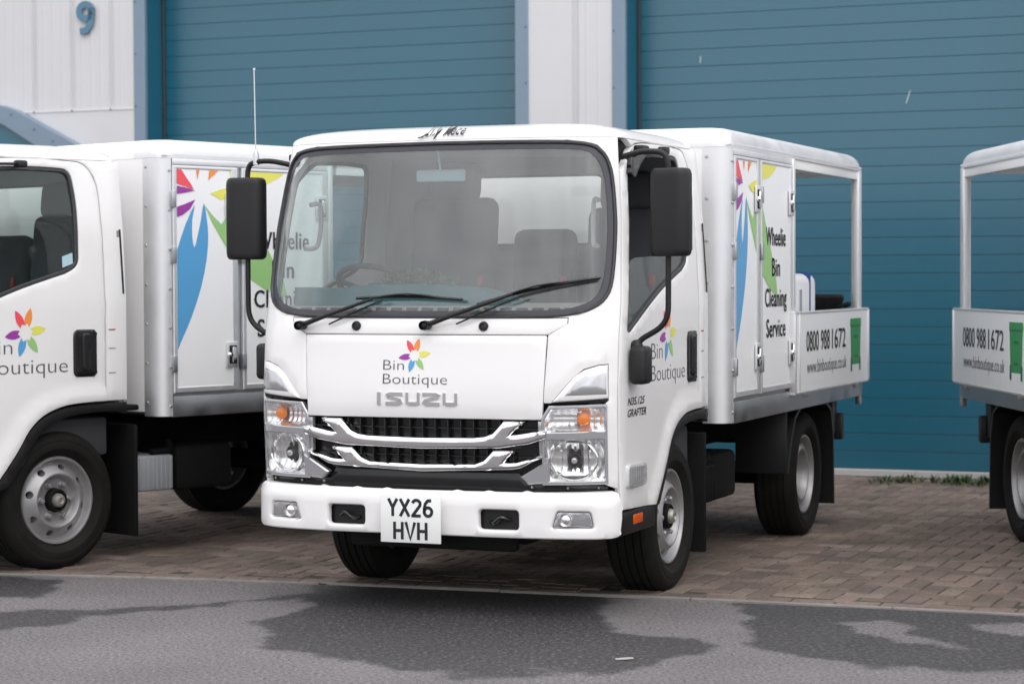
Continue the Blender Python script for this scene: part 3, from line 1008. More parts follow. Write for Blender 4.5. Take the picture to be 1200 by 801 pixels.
        patch('lens', inset(ccw(lp), -.004), S, M['lens'], side_l, .003, .022, sg=sg, grid=.04, rim=[(.010, 0), (.003, .003), (0, .010)])
        mn = MB()
        for i in range(9):
            a = -.865 + i * .025
            decal(mn, ([(0, 0), (.004, 0), (.004, .075), (0, .075)], [(0, 1, 2, 3)]), lambda x, y, a=a: (a + x, .565 + y), S, sg, .0125)
        mn.build('lamp_ribs', M['silver'], side_l, 0, kind='stuff')
        # inner mudguard behind the front wheel
        MB().box((sg * .67, .435, .42), (.30, .025, .58), .008).box((sg * .66, .0, .80), (.34, .9, .03), .01).build('front_mudflap', M['chassis'], T)
    # ---- rear wall of the cab with its window
    hb = hwz(1.5)
    wall = [(-.85, .80), (.85, .80), (.86, 1.3), (.84, 1.7), (.80, 2.068), (-.80, 2.068), (-.84, 1.7), (-.86, 1.3)]
    rw = rounded([(-.352, 1.62), (.345, 1.62), (.345, 1.968), (-.352, 1.968)], .045, 4)
    rear = patch('rear_wall', wall, FLATY(.330), M['lining'], T, .03, holes=[rw], grid=.1, sg=-1)
    patch('rear_panel', [(a, b) for a, b in wall], FLATY(.342), M['paint'], rear, .008, holes=[rw], grid=.1, sg=-1)
    patch('rear_window', inset(ccw(rw), -.008), FLATY(.322), M['glass_rear'], rear, .004, 0, grid=.1, sg=-1, rim=[(0, 0)])
    patch('window_seal', inset(ccw(rw), -.015), FLATY(.312), M['seal'], rear, .012, .0, holes=[inset(ccw(rw), .012)], grid=.08, sg=1)
    # ---- grille
    patch('grille', [(-.575, .585), (.575, .585), (.560, .852), (-.560, .852)], SF, M['black_gloss'], T, .02, -.045, grid=.06)
    gr = [o for o in T.children if o.name.startswith('grille')][0]
    fins = MB()
    for i in range(15):
        s = -.42 + i * .06
        for z0, z1 in ((.778, .852), (.665, .725)):
            p = [SF(s, z0), SF(s, z1)]
            fins.box(((p[0] + p[1]) / 2 + np.array((0, .028, 0))), (.006, .03, z1 - z0), .0015)
    for z in (.815, .695):
        for i in range(12):
            s0 = -.55 + i * .0917
            a = SF(s0, z); b = SF(s0 + .0917, z); fins.tube([a + np.array((0, .034, 0)), b + np.array((0, .034, 0))], .004, 6)
    fo = fins.build('grille_fins', M['black'], gr); fo['kind'] = 'stuff'
    ch_rim = [(.014, 0), (.008, .0025), (.004, .006), (.001, .012), (0, .020)]
    wing = [(-.580, .812), (-.55, .815), (-.45, .797), (-.417, .792), (-.485, .851), (-.385, .851), (-.335, .800), (-.30, .786), (-.25, .780), (0, .776), (.25, .780), (.30, .786), (.335, .800),
            (.385, .851), (.485, .851), (.417, .792), (.45, .797), (.55, .815), (.580, .812), (.575, .778), (.50, .752), (.36, .732), (0, .722), (-.36, .732), (-.50, .752), (-.575, .778)]
    patch('chrome_bar', wing, SF, M['chrome'], gr, .05, .018, ch_rim, grid=.02, step=.015)
    low = [(-.44, .728), (-.335, .726), (-.29, .682), (-.25, .666), (0, .660), (.25, .666), (.29, .682), (.335, .726), (.44, .728), (.385, .672), (.44, .676), (.565, .712), (.565, .700), (.46, .648), (.42, .640), (0, .622), (-.42, .640), (-.46, .648),
           (-.565, .700), (-.565, .712), (-.44, .676), (-.385, .672)]
    patch('chrome_bar', low, SF, M['chrome'], gr, .05, .014, ch_rim, grid=.02, step=.015)
    for k in (1, -1):
        tri = [(k * .585, .690), (k * .585, .588), (k * .49, .580), (k * .455, .612)]
        patch('silver_corner', tri, SF, M['silver'], gr, .03, .008, grid=.03, rim=[(.006, 0), (0, .006)])
        patch('silver_edge', [(k * .566, .852), (k * .535, .852), (k * .54, .70), (k * .575, .695)], SF, M['silver'], gr, .02, -.004, grid=.03)
    # maker's badge: chrome letters standing proud
    bd = MB()
    x = -.217; hgt = .056; y0 = .912
    mono = [(.045, [[(.022, 0), (.022, 1)]]),
            (.088, [[(.088, .87), (.024, .87), (.010, .78), (.014, .64), (.074, .38), (.078, .24), (.066, .13), (.0, .13)]]),
            (.080, [[(.012, 1), (.012, .22), (.024, .14), (.058, .14), (.070, .22), (.070, 1)]]),
            (.088, [[(.0, .87), (.068, .87), (.080, .78), (.074, .64), (.014, .38), (.008, .24), (.020, .13), (.088, .13)]]),
            (.080, [[(.012, 1), (.012, .22), (.024, .14), (.058, .14), (.070, .22), (.070, 1)]])]
    for w, strokes in mono:
        for st in strokes:
            V, F = ribbon([(a, b * hgt) for a, b in st], .019 if w < .05 else   .015)
            n = len(V); vs = []
            for dd in (.003, .010):
                for a, b in V:
                    p = SF(x + a * .93, y0 + b); vs.append(p + nrm(SF, x + a * .93, y0 + b, 1) * dd)
            fs = [tuple(reversed(f)) for f in F] + [tuple(i + n for i in f) for f in F]
            cnt = {}
            for f in F:
                for i in range(4): cnt[(f[i], f[(i + 1) % 4])] = 1
            fs += [(a, b, b + n, a + n) for a, b in cnt if (b, a) not in cnt]
            bd.add(vs, fs)
        x += w * .93 + .010
    bon = [o for o in T.children if o.name.startswith('bonnet')][0]
    bd.build('badge_lettering', M['chrome'], bon, 25)
    logo(bon, -.180, 1.004, .305, lambda a, b: SF(a, b) + nrm(SF, a, b, 1) * .004, 1)
    # ---- headlamps
    for k in (1, -1):
        H = empty('headlamp', SF(k * .7, .75), 0, parent=T)
        def under(o):
            o.location = -Vector(H.location)
            return o
        fm = ccw([(k * a, b) for a, b in [(.560, .855), (.590, .925), (.838, .935), (.830, .580), (.560, .585)]])
        before = set(H.children)
        patch('housing', fm, SF, M['silver'], H, .03, -.075, grid=.05)
        mains = rounded([(k * a, b) for a, b in [(.562, .592), (.826, .596), (.826, .782), (.562, .778)]], .015, 3)
        lens_box('main', ccw(mains), SF, 1, H, .06, None, flutes=7, wave=.007)
        sig = rounded([(k * a, b) for a, b in [(.562, .800), (.828, .808), (.830, .916), (.592, .908), (.562, .862)]], .010, 3)
        lens_box('sig', ccw(sig), SF, 1, H, .05, None, flutes=9, wave=.005)
        # frame round both lamps
        frame = ccw([(k * a, b) for a, b in [(.553, .580), (.836, .584), (.836, .926), (.586, .918), (.553, .866)]])
        patch('lamp_frame', frame, SF, M['silver'], H, .03, .008, holes=[inset(ccw(mains), .004), inset(ccw(sig), .004)], grid=.03, step=.02, rim=[(.003, 0), (0, .003)])
        # chrome ring of the main beam, bulb shield, amber bulb
        c = SF(k * .690, .688); n = nrm(SF, k * .69, .688, 1)
        q = Vector(n).to_track_quat('Z', 'Y').to_matrix()
        MB().lathe([(.082, -.010), (.086, -.006), (.090, -.010), (.088, -.03), (.080, -.03), (.082, -.010)], c, q @ Matrix.Diagonal((1.15, 1, 1)), 32).build('lamp_ring', M['chrome'], H)
        MB().lathe([(.014, -.05), (.016, -.03), (.012, -.018), (0, -.016)], c + np.array((0, 0, -.006)), q, 16).build('bulb', M['reflector'], H)
        MB().lathe([(.030, -.048), (.032, -.04), (.030, -.034), (.024, -.034), (.022, -.05)], c + np.array((0, 0, -.006)), q, 18).build('bulb_shield', M['black'], H)
        c2 = SF(k * .735, .862); q2 = Vector(nrm(SF, k * .735, .862, 1)).to_track_quat('Z', 'Y').to_matrix()
        MB().lathe([(.022, -.035), (.024, -.022), (.018, -.010), (0, -.006)], c2, q2 @ Matrix.Diagonal((1.2, 1.2, 1)), 16).build('indicator_bulb', M['amber'], H)
        # trim panel above the lamp: white frame with a silver insert
        tr = ccw([(k * a, b) for a, b in [(.598, .932), (.645, .988), (.692, 1.042), (.737, 1.072), (.80, 1.090), (.838, 1.092), (.842, .948)]])
        patch('lamp_trim', tr, SF, M['paint'], H, .02, .010, grid=.03, rim=[(.010, 0), (.004, .003), (0, .010)])
        ti = ccw([(k * a, b) for a, b in [(.655, .962), (.700, 1.018), (.738, 1.045), (.80, 1.060), (.826, 1.062), (.830, .968)]])
        patch('trim_insert', ti, SF, M['silver'], H, .01, .0125, grid=.03, rim=[(.004, 0), (0, .002)])
        patch('trim_gap', ccw([(k * a, b) for a, b in [(.600, .928), (.640, .944), (.842, .952), (.838, .934)]]), SF, M['gap'], H, .02, .002, grid=.03)
        for o in H.children: under(o)
    # dark space between the lamps and the bumper, with bolt heads
    lowp = patch('lower_grille', [(-.86, .535), (.86, .535), (.855, .580), (.47, .585), (.44, .625), (-.44, .625), (-.47, .585), (-.855, .580)], SF, M['black_gloss'], T, .02, -.03, grid=.06)
    bm_ = MB()
    for s in (-.80, -.62, -.5, .5, .66, .80):
        bm_.ball(SF(s, .566) + nrm(SF, s, .566, 1) * -.026, .007, 8)
    bm_.build('bolts', M['alu_dull'], lowp, kind='stuff')
    # ---- bumper with cut-outs
    def SB(s, z):
        p = SF(s * .997, .6)
        top = max(0.0, (z - .505) / .05); bot = max(0.0, (.375 - z) / .04)
        n = nrm(SF, s * .997, .6, 1)
        return np.array((p[0], p[1], z)) + n * (.024 - .024 * min(top, 1) ** 2.2 - .018 * min(bot, 1) ** 2)
    bp = rounded([(-.885, .350), (-.80, .344), (0, .346), (.80, .344), (.885, .350), (.900, .44), (.890, .556), (.80, .556), (0, .552), (-.80, .556), (-.890, .556), (-.900, .44)], .02, 3)
    cut = []
    for k in (1, -1):
        cut.append(rounded([(k * .272, .385), (k * .452, .385), (k * .452, .470), (k * .272, .470)], .018, 3))
        cut.append(rounded([(k * .596, .398), (k * .775, .398), (k * .760, .468), (k * .620, .470)], .014, 3))
    bmp = patch('bumper', bp, SB, M['paint'], T, .03, holes=[ccw(c) for c in cut], grid=.03, step=.025, rim=[(.012, 0), (.006, .002), (.002, .007), (0, .013)])
    for k in (1, -1):
        rec = ccw(inset(ccw(rounded([(k * .272, .385), (k * .452, .385), (k * .452, .470), (k * .272, .470)], .018, 3)), -.004))
        e = patch('tow_recess', rec, SB, M['black'], bmp, .02, -.045, grid=.05, rim=[(0, 0)])
        p = SB(k * .40, .425)
        MB().tube([p + np.array((.0, .03, 0)), p + np.array((-.03 * k, .008, .012)), p + np.array((-.06 * k, .012, -.01)), p + np.array((-.085 * k, .035, -.01))], .010, 8, 4).build('tow_hook', M['black_gloss'], e)
        fp = ccw(rounded([(k * .598, .400), (k * .773, .400), (k * .758, .466), (k * .622, .468)], .012, 3))
        fg = patch('fog_lamp', fp, SB, M['silver'], bmp, .02, lambda a, b: -.012 - .02 * (1 - min(1, ((abs(a) - .69) / .07) ** 2)), grid=.012, step=.015)
        c = SB(k * .655, .434)
        MB().lathe([(.028, .0), (.030, -.012), (.024, -.018), (.020, -.006), (.008, 0), (0, .0)], c, rot('X', 90), 18).build('fog_bulb', M['reflector'], fg)
        patch('lens', ccw(inset(fp, .002)), SB, M['lens'], fg, .003, -.004, grid=.05)
    # ---- number plate
    pl = MB().box((0, 0, 0), (.285, .008, .205), .003).build('number_plate', M['plate'], T)
    pl.location = (-.030, -1.166, .421)
    m = MB(); Sp = lambda a, b: np.array((a, -.004, b)); lift = 0
    for row, (txt, zb) in enumerate((('YX26', .012), ('HVH', -.088))):
        hh = .076; ws_ = [GL[c][0] * hh * 1.0 for c in txt]; gap = .0095
        tot = sum(ws_) + gap * (len(txt) - 1); x = -tot / 2
        for c, w in zip(txt, ws_):
            for st in GL[c][1]:
                VF = ribbon([(a * hh, b * hh) for a, b in st], .0138)
                lift += .00005
                decal(m, VF, lambda a, b, x=x, zb=zb: (x + a, zb + b), Sp, 1, .0008 + lift)
            x += w + gap
    m.build('plate_lettering', M['ink'], pl, 0)
    # ---- wipers, washer jets
    def wiper(piv, arm, blade):
        P = [SF(*piv) + nrm(SF, piv[0], piv[1], 1) * .03, SF(*arm) + nrm(SF, arm[0], arm[1], 1) * .042]
        w = MB().tube([P[0], P[0] * .6 + P[1] * .4 + np.array((0, -.012, 0)), P[1]], [.013, .010, .006], 8, 5)
        w.ball(P[0] + np.array((0, -.004, 0)), (.022, .020, .022), 12)
        w.lathe([(.020, -.03), (.020, .03)], P[0], rot('X', 90), 14)
        a2 = (piv[0] + .14, piv[1] + .008)
        Q = SF(*a2) + nrm(SF, a2[0], a2[1], 1) * .02
        w.tube([Q, P[1] * .7 + P[0] * .3 + np.array((.05, 0, -.01)), P[1] + np.array((.05, 0, -.004))], .004, 6)
        o = w.build('wiper', M['black'], T)
        bl = MB()
        pts = []
        for i in range(13):
            t = i / 12; s = blade[0][0] + (blade[1][0] - blade[0][0]) * t; z = blade[0][1] + (blade[1][1] - blade[0][1]) * t + .010 * math.sin(math.pi * t)
            pts.append(SF(s, z) + nrm(SF, s, z, 1) * .026)
        bl.tube(pts, .0075, 6)
        bl.tube([p + np.array((0, .012, 0)) for p in pts], .004, 6)
        bl.tube([pts[2], pts[6] + np.array((0, -.012, .012)), pts[10]], .005, 6, 3)
        bl.build('wiper_blade', M['black_gloss'], o)
    wiper((-.589, 1.250), (-.235, 1.366), ((-.32, 1.372), (.185, 1.366)))
    wiper((.024, 1.253), (.42, 1.386), ((.255, 1.345), (.785, 1.458)))
    for s in (-.321, .284):
        MB().lathe([(.021, -.004), (.022, .006), (.016, .016), (.010, .018), (.008, .012), (0, .012)], SF(s, 1.255), Vector(nrm(SF, s, 1.255, 1)).to_track_quat('Z', 'Y').to_matrix(), 16).build('washer_jet', M['black'], T)
    # ---- mirrors
    for sg in (1, -1):
        mi = MB()
        plan = rounded([(-.102, .045), (-.085, -.040), (.080, -.055), (.104, .035)], .045, 5)
        # body as stacked rounded rings
        vs = []; fs = []; n = len(plan)
        zs = [(-.192, .80), (-.188, .90), (-.178, .97), (-.16, 1), (.155, 1), (.172, .97), (.182, .90), (.186, .80)]
        for z, k in zs:
            for a, b in plan: vs.append((a * k * sg, b * k, z))
        for i in range(len(zs) - 1):
            for k in range(n): fs.append((i * n + k, i * n + (k + 1) % n, (i + 1) * n + (k + 1) % n, (i + 1) * n + k))
        fs.append(tuple(range(n))[::-1]); fs.append(tuple((len(zs) - 1) * n + k for k in range(n)))
        mirror_o = mi.add(vs, fs).build('wing_mirror', M['black'], T, 50)
        mirror_o.location = (sg * 1.03, -.785, 1.745)
        mirror_o.rotation_euler = (0, 0, R(-8 * sg))
        L_ = Vector((sg * 1.03, -.785, 1.745))
        MB().box((0, .0475, 0), (.165, .006, .33), .002).build('mirror_glass', M['chrome'], mirror_o)
        arm = MB()
        arm.tube([(sg * .80, -.76, 1.985), (sg * .90, -.78, 2.005), (sg * .985, -.785, 2.0), (sg * 1.015, -.785, 1.97), (sg * 1.02, -.785, 1.90)], .0125, 10, 5)
        arm.build('mirror_arm', M['black'], T); arm = MB()
        arm.tube([(sg * 1.02, -.785, 1.58), (sg * 1.02, -.785, 1.40), (sg * 1.015, -.785, 1.30), (sg * .98, -.785, 1.245), (sg * .90, -.79, 1.195), (sg * .872, -.81, 1.15)], .0125, 10, 5)
        arm.ball((sg * .88, -.80, 1.165), (.03, .03, .03), 12)
        arm.build('mirror_arm', M['black'], T)
        S = SIDE(sg)
        bp_ = rounded([(-.745, 1.915), (-.70, 2.0), (-.52, 2.035), (-.50, 2.0), (-.60, 1.955), (-.69, 1.895)], .01, 2)
        cp = patch('mirror_bracket', bp_, S, M['black_gloss'], T, .03, .022, sg=sg, grid=.04)
        MB().box((sg * .845, -.62, 2.025), (.05, .09, .035), .01).box((sg * .845, -.30, 2.035), (.045, .06, .035), .01).tube([(sg * .845, -.62, 2.02), (sg * .85, -.45, 2.03), (sg * .845, -.30, 2.035)], .007, 8).build('bracket_fitting', M['black'], cp)
        # low mirror box under the arm at the door's front edge
        lo = MB().box((0, 0, 0), (.075, .115, .165), .022, 3).build('kerb_mirror', M['black'], T)
        lo.location = (sg * .905, -.815, 1.085)
    # whip aerial on the driver's side pillar
    ax, ay = -.975, -.784
    ae = MB().tube([(ax, ay, 2.0), (ax - .004, ay - .004, 2.43)], .003, 6).lathe([(.006, 0), (.006, .01), (0, .012)], (ax - .004, ay - .004, 2.425), None, 8).lathe([(.016, -.02), (.014, .03), (.004, .05)], (ax, ay, 2.01), None, 10)
    ae.build('aerial', M['silver'], T)
    # ---- cab interior
    MB().box((0, -.33, .66), (1.56, 1.22, .20), .02).build('cab_floor', M['interior'], T)
    dash = MB()
    prof = [(-.99, 1.285), (-.86, 1.340), (-.70, 1.352), (-.60, 1.345), (-.56, 1.30), (-.57, .80), (-1.0, .80)]
    dash.prism(prof, lambda a, b, d: (d, a, b), -.78, .78)
    dsh = dash.build('dashboard', M['dash'], T, 25)
    cow = smooth_line([(-.74, 1.425), (-.55, 1.420), (-.35, 1.436), (-.15, 1.436), (.08, 1.424), (.24, 1.395), (.33, 1.35)], 4)
    MB().prism(cow + [(.33, 1.33), (-.74, 1.33)], lambda a, b, d: (a, d, b), -.86, -.66).build('instrument_cowl', M['dash_teal'], dsh, 30)
    slots = MB()
    for i in range(18):
        slots.box((-.66 + i * .075, -.905, 1.327), (.05, .012, .012))
    slots.build('vent_slots', M['gap'], dsh, kind='stuff')
    sw = MB()
    swm = rot('X', -32)
    ringp = [(.19 + .014 * math.cos(t), .014 * math.sin(t)) for t in np.linspace(0, 2 * math.pi, 9)]
    sw.lathe(ringp, (-.50, -.48, 1.42), swm, 36)
    for a in (200, 340, 90):
        d = swm @ Vector((math.cos(R(a)), math.sin(R(a)), 0)) * .19
        c = Vector((-.50, -.48, 1.42)); sw.tube([c + Vector((0, 0, -.03)), c + d], .012, 8)
    sw.lathe([(.055, -.04), (.06, 0), (.03, .02), (0, .022)], (-.50, -.48, 1.41), swm, 20)
    sw.tube([(-.50, -.48, 1.40), (-.50, -.78, 1.15)], .025, 10)
    sw.build('steering_wheel', M['interior'], T)
    for ux, w, hz in ((-.40, .48, 1.0), (.08, .34, .90), (.50, .42, .97)):
        s = MB().box((ux, -.10, 1.02), (w, .46, .17), .06, 3).build('seat', M['seat'], T)
        hback = (1.86 if ux < 0 else 1.70 if ux < .3 else 1.80)
        MB().box((ux, .185, (1.05 + hback) / 2), (w * .94, .11, hback - 1.05), .05, 3, rot('X', -6)).build('seat_back', M['seat'], s)
        if ux != .08:
            MB().box((ux, .215, hback + .075), (.27, .10, .19), .045, 3, rot('X', -6)).build('headrest', M['interior'], s)
        MB().box((ux + w * .36, .12, 1.45), (.03, .012, .05), .004, 1, rot('X', -6)).build('seat_belt', M['red'], s)
    im = MB().box((-.08, -.70, 1.925), (.24, .02, .055), .012, 3).tube([(-.08, -.70, 1.93), (-.08, -.74, 2.05)], .006, 8)
    im.build('interior_mirror', M['label'], T)
    for sg in (1, -1):
        MB().tube([(sg * .70, -.78, 1.80), (sg * .665, -.74, 1.79), (sg * .67, -.76, 1.62), (sg * .71, -.82, 1.60)], .011, 8, 5).build('grab_handle', M['lining'], T)
    # ---- underneath
    chs = MB()
    for sg in (1, -1):
        chs.box((sg * .36, 1.15, .62), (.07, 4.2, .16), .01)
    chs.box((0, -.35, .55), (1.0, 1.1, .42), .05).box((0, -.80, .40), (.9, .3, .2), .04).tube([(-.62, -.05, .352), (.62, -.05, .352)], .05, 10).tube([(-.6, 2.36, .352), (.6, 2.36, .352)], .065, 10)
    chs.lathe([(0, -.18), (.12, -.15), (.17, 0), (.12, .15), (0, .18)], (0, 2.36, .352), rot('Y', 90), 18)
    chs.box((0, -.98, .33), (.80, .05, .11), .02)
    for v in (.6, 1.2, 1.8, 2.8, 3.25): chs.box((0, v, .64), (.70, .06, .12), .01)
    chs.tube([(0, .3, .45), (0, 2.3, .40)], .045, 10)
    chs.tube([(-.5, .5, .42), (-.5, 1.1, .42)], .12, 16)
    chs.box((0, 3.25, .50), (1.5, .06, .10), .015)
    chs.build('chassis', M['chassis'], T, 30)
    bb = MB().box((.62, .575, .445), (.34, .27, .185), .012).build('battery_box', M['chassis'], T)
    rb = MB()
    for i in range(9): rb.box((.792, .455 + i * .029, .445), (.006, .012, .17), .002)
    rb.build('box_ribs', M['chassis'], bb, kind='stuff')
    MB().box((.60, .95, .46), (.34, .40, .24), .03).tube([(.70, .75, .60), (.74, .72, .56), (.74, .60, .55)], .02, 8, 3).build('fuel_tank', M['chassis'], T)
    for sg in (1, -1):
        fl = [(1.78, .40), (1.84, .55), (1.94, .70), (2.10, .77), (2.62, .77), (2.78, .70), (2.84, .55), (2.86, .14)]
        lo = [(1.80, .40), (1.86, .54), (1.955, .68), (2.11, .75), (2.61, .75), (2.765, .685), (2.82, .55), (2.84, .14)]
        MB().prism(fl + lo[::-1], lambda a, b, d: (d, a, b), sg * .58, sg * .875).build('rear_mudguard', M['black'], T, 25)
        MB().box((sg * .73, 1.775, .58), (.29, .02, .36), .008).build('mudguard_panel', M['black'], T)
        tl = MB().box((sg * .70, 3.26, .565), (.26, .06, .16), .01).box((sg * .70, 3.18, .62), (.20, .12, .20), .01).build('tail_lamp_box', M['black'], T)
        MB().box((sg * .70, 3.293, .565), (.22, .008, .10), .004).build('tail_lamp', M['red'], tl)
    for sg in (1, -1):
        wheel(T, sg, -.05, False)
        wheel(T, sg, 2.36, True)

    # ---- body: cabinet, canopy and tray
    HB = .91
    V0, V1, V2 = .53, 1.775, 3.43
    VS = .612
    MB().prism([(-HB + .02, V0 + .03), (HB - .02, V0 + .03), (HB - .02, V2 - .02), (-HB + .02, V2 - .02)], lambda a, b, d: (a, b, d), .755, .838).build('tray_floor', M['alu_dull'], T)
    fp = MB().box((0, V0 + .012, 1.45), (1.56, .020, 1.36)).build('front_panel', M['gel'], T)
    MB().box((0, V1 - .015, 1.47), (1.80, .024, 1.26)).build('cabinet_back', M['gel'], T)
    # canopy: rounded slab, white skin with aluminium edge rails
    def outline(r, seg=8):
        o = []
        for cx_, cy_, a0 in ((HB - r, V0 + r, -90), (HB - r, V2 - r, 0), (-HB + r, V2 - r, 90), (-HB + r, V0 + r, 180)):
            o += [(cx_ + r * math.cos(R(a0 + 90 * i / seg)), cy_ + r * math.sin(R(a0 + 90 * i / seg))) for i in range(seg + 1)]
        return o
    base = dens(outline(.09), .12); vs = []; N = len(base)
    cr = [(0, 2.095), (0, 2.115)] + [(.09 * (1 - math.cos(R(t))), 2.115 + .080 * math.sin(R(t))) for t in (15, 30, 45, 60, 75, 90)] + [(.14, 2.197)]
    for ins, z in cr:
        for a, b in base:
            k = 1 - ins / HB; kb = 1 - ins / ((V2 - V0) / 2)
            vs.append((a * k, (b - (V0 + V2) / 2) * kb + (V0 + V2) / 2, z))
    railm = MB(); skin = MB()
    ra = []; sk = []
    for i in range(len(cr) - 1):
        for k in range(N):
            k2 = (k + 1) % N
            f = (i * N + k, i * N + k2, (i + 1) * N + k2, (i + 1) * N + k)
            cx_ = sum(vs[j][0] for j in f) / 4
            (ra if abs(cx_) > .74 else sk).append(f)
    sk.append(tuple((len(cr) - 1) * N + k for k in range(N)))
    for mb_, fl_ in ((railm, ra), (skin, sk)):
        used = sorted({i for f in fl_ for i in f}); mp_ = {i: j for j, i in enumerate(used)}
        mb_.add([vs[i] for i in used], [tuple(mp_[i] for i in f) for f in fl_])
    can = skin.build('canopy_roof', M['gel'], T, 40)
    railm.build('edge_rail', M['alu'], can, 40)
    # canopy underside: inner frame
    un = MB()
    for sg in (1, -1):
        un.box((sg * (HB - .035), (V1 + V2) / 2, 2.075), (.05, V2 - V1 - .10, .065), .004)
    for v in (V1 + .03, 2.3, 2.8, V2 - .045): un.box((0, v, 2.085), (1.76, .04, .045), .004)
    un.box((0, (V0 + V2) / 2, 2.113), (1.82, V2 - V0 - .06, .012))
    un.build('canopy_frame', M['gel'], can, 30)
    for sg in (1, -1):
        S = FLATX(sg * HB)
        # rounded front corner post with rivets
        cp = [(HB - .135, V0), (HB - .075, V0 + .002), (HB - .032, V0 + .018), (HB - .008, V0 + .045), (HB, V0 + .075), (HB, VS - .003), (HB - .03, VS - .003), (HB - .04, V0 + .05), (HB - .135, V0 + .02)]
        cpo = MB().prism([(sg * a, b) for a, b in smooth_line(cp[:5], 3) + cp[5:]], lambda a, b, d: (a, b, d), .748, 2.094).build('corner_post', M['alu'], T, 40)
        rv = MB()
        for i in range(7):
            rv.ball((sg * (HB - .112), V0 - .001, .82 + i * .205), (.009, .006, .009), 8)
            rv.ball((sg * (HB + .001), VS - .016, .80 + i * .205), (.006, .009, .009), 8)
        rv.build('rivets', M['alu_dull'], cpo, kind='stuff')
        MB().box((sg * (HB - .02), (VS + V1) / 2, 1.43), (.012, V1 - VS - .008, 1.32)).build('side_skin', M['alu_dull'], T)
        # head rail and sill of the cabinet, long side rail
        MB().box((sg * (HB - .008), (VS + V1) / 2, 2.078), (.022, V1 - VS - .004, .032), .002).build('head_rail', M['alu'], T)
        sr = MB().box((sg * (HB - .012), (VS + V2) / 2, .797), (.024, V2 - VS - .004, .108), .004).build('side_rail', M['alu_dull'], T)
        bl_ = MB()
        for v in (2.02, 3.20): bl_.lathe([(.022, 0), (.020, .016), (.010, .024), (0, .024)], (sg * HB, v, .823), rot('Y', 90 * sg), 14)
        bl_.build('rail_bolts', M['alu'], sr, kind='stuff')
        # two cabinet doors
        for (a, b) in ((VS, 1.067), (1.097, 1.737)):
            dr = patch('cabinet_door', [(a, .868), (b, .868), (b, 2.058), (a, 2.058)], S, M['alu'], T, .02, .008, sg=sg, grid=.4, holes=[[(a + .028, .900), (b - .045, .900), (b - .045, 2.040), (a + .028, 2.040)]], rim=[(.005, 0), (0, .004)])
            pa, pb = a + .026, b - .043
            patch('door_panel', [(pa, .898), (pb, .898), (pb, 2.042), (pa, 2.042)], S, M['print_white'], dr, .01, .003, sg=sg, grid=.4, rim=[(0, 0)])
            art = MB(); cols = []
            for ci, (c, poly) in enumerate(ART):
                q = clip_rect(poly, a + .030, .902, b - .047, 2.038)
                if len(q) > 2 and abs(area(q)) > 2e-4:
                    art.cur = len(cols); cols.append(M['p_' + c])
                    decal(art, cdt(ccw(q)), lambda x, y: (x, y), FLATX(sg * (HB + .003)), sg, .0012 + .0003 * ci)
            if cols: art.build('printed_petals', cols, dr, 0)
            hg = MB()
            for z in (1.20 - .16, 1.86 - .25, 1.90):
                hg.box((sg * (HB + .008), a + .002, z - .02), (.022, .03, .085), .004)
            hg.build('hinges', M['alu_dull'], dr, kind='stuff')
            for z in (1.06, 1.855):
                lt = MB().box((sg * (HB + .012), b - .052, z), (.012, .085, .135), .010, 2).build('latch', M['alu'], dr)
                MB().box((sg * (HB + .016), b - .052, z), (.010, .055, .100), .006, 2).build('latch_well', M['gap'], lt)
                MB().box((sg * (HB + .023), b - .048, z), (.016, .030, .085), .006, 2).ball((sg * (HB + .026), b - .085, z), .014, 10).build('latch_paddle', M['chrome'], lt)
        # lettering on the rear door
        lines = ['Wheelie', 'Bin', 'Cleaning', 'Service']
        hgt = .135; wd = [.395, .165, .43, .385]; SL = FLATX(sg * (HB + .003))
        for i, (t, w_) in enumerate(zip(lines, wd)):
            V, F = bold(fit_text(t, w_ - .004, hgt, .006, 0.0, 1.06), .004, 2)
            c = 1.398; z = 1.625 - i * .158
            m = MB()
            decal(m, (V, F), (lambda x, y: (c - w_ / 2 + x, z + y)) if sg > 0 else (lambda x, y: (c + w_ / 2 - x, z + y)), SL, sg, .0024)
            m.build('service_lettering', M['ink'], [o for o in T.children if o.name.startswith('cabinet_door')][-1], 0)
        # end frame of the cabinet, rear canopy post
        MB().box((sg * (HB - .006), 1.757, 1.478), (.036, .036, 1.23), .004).build('end_frame', M['alu'], T)
        MB().box((sg * (HB - .026), V2 - .045, 1.47), (.05, .075, 1.27), .012, 3).build('canopy_post', M['alu'], T)
        MB().box((sg * (HB - .02), V2 - .020, .775), (.035, .035, .17), .004).build('post_foot', M['alu_dull'], T)
        # drop side with phone number
        D0, D1 = 1.70, 3.44; XD = HB + .004
        dsd = patch('drop_side', [(D0 + .004, .842), (D1, .842), (D1, 1.262), (D0 + .004, 1.262)], FLATX(sg * (XD + .024)), M['print_white'], T, .022, 0, sg=sg, grid=.6, rim=[(.003, 0), (0, .003)])
        fr_ = MB().box((sg * (XD + .016), D0 + .09, 1.052), (.030, .008, .424), .002).box((sg * (XD + .014), D0 - .006, 1.052), (.036, .020, .424), .003).box((sg * (XD + .014), D1 + .012, 1.052), (.036, .022, .424), .003)
        fr_.box((sg * (XD + .012), (D0 + D1) / 2, 1.268), (.032, D1 - D0 + .03, .012), .003).box((sg * (XD + .012), (D0 + D1) / 2, .836), (.032, D1 - D0 + .03, .014), .003)
        fr_.build('drop_side_frame', M['alu'], dsd)
        SS = FLATX(sg * (XD + .024))
        m = MB(); m2 = MB()
        fw = (lambda x0: (lambda x, y: (x0 + x, y))) if sg > 0 else (lambda x0: (lambda x, y: (D1 - (x0 - D0) - x + .02, y)))
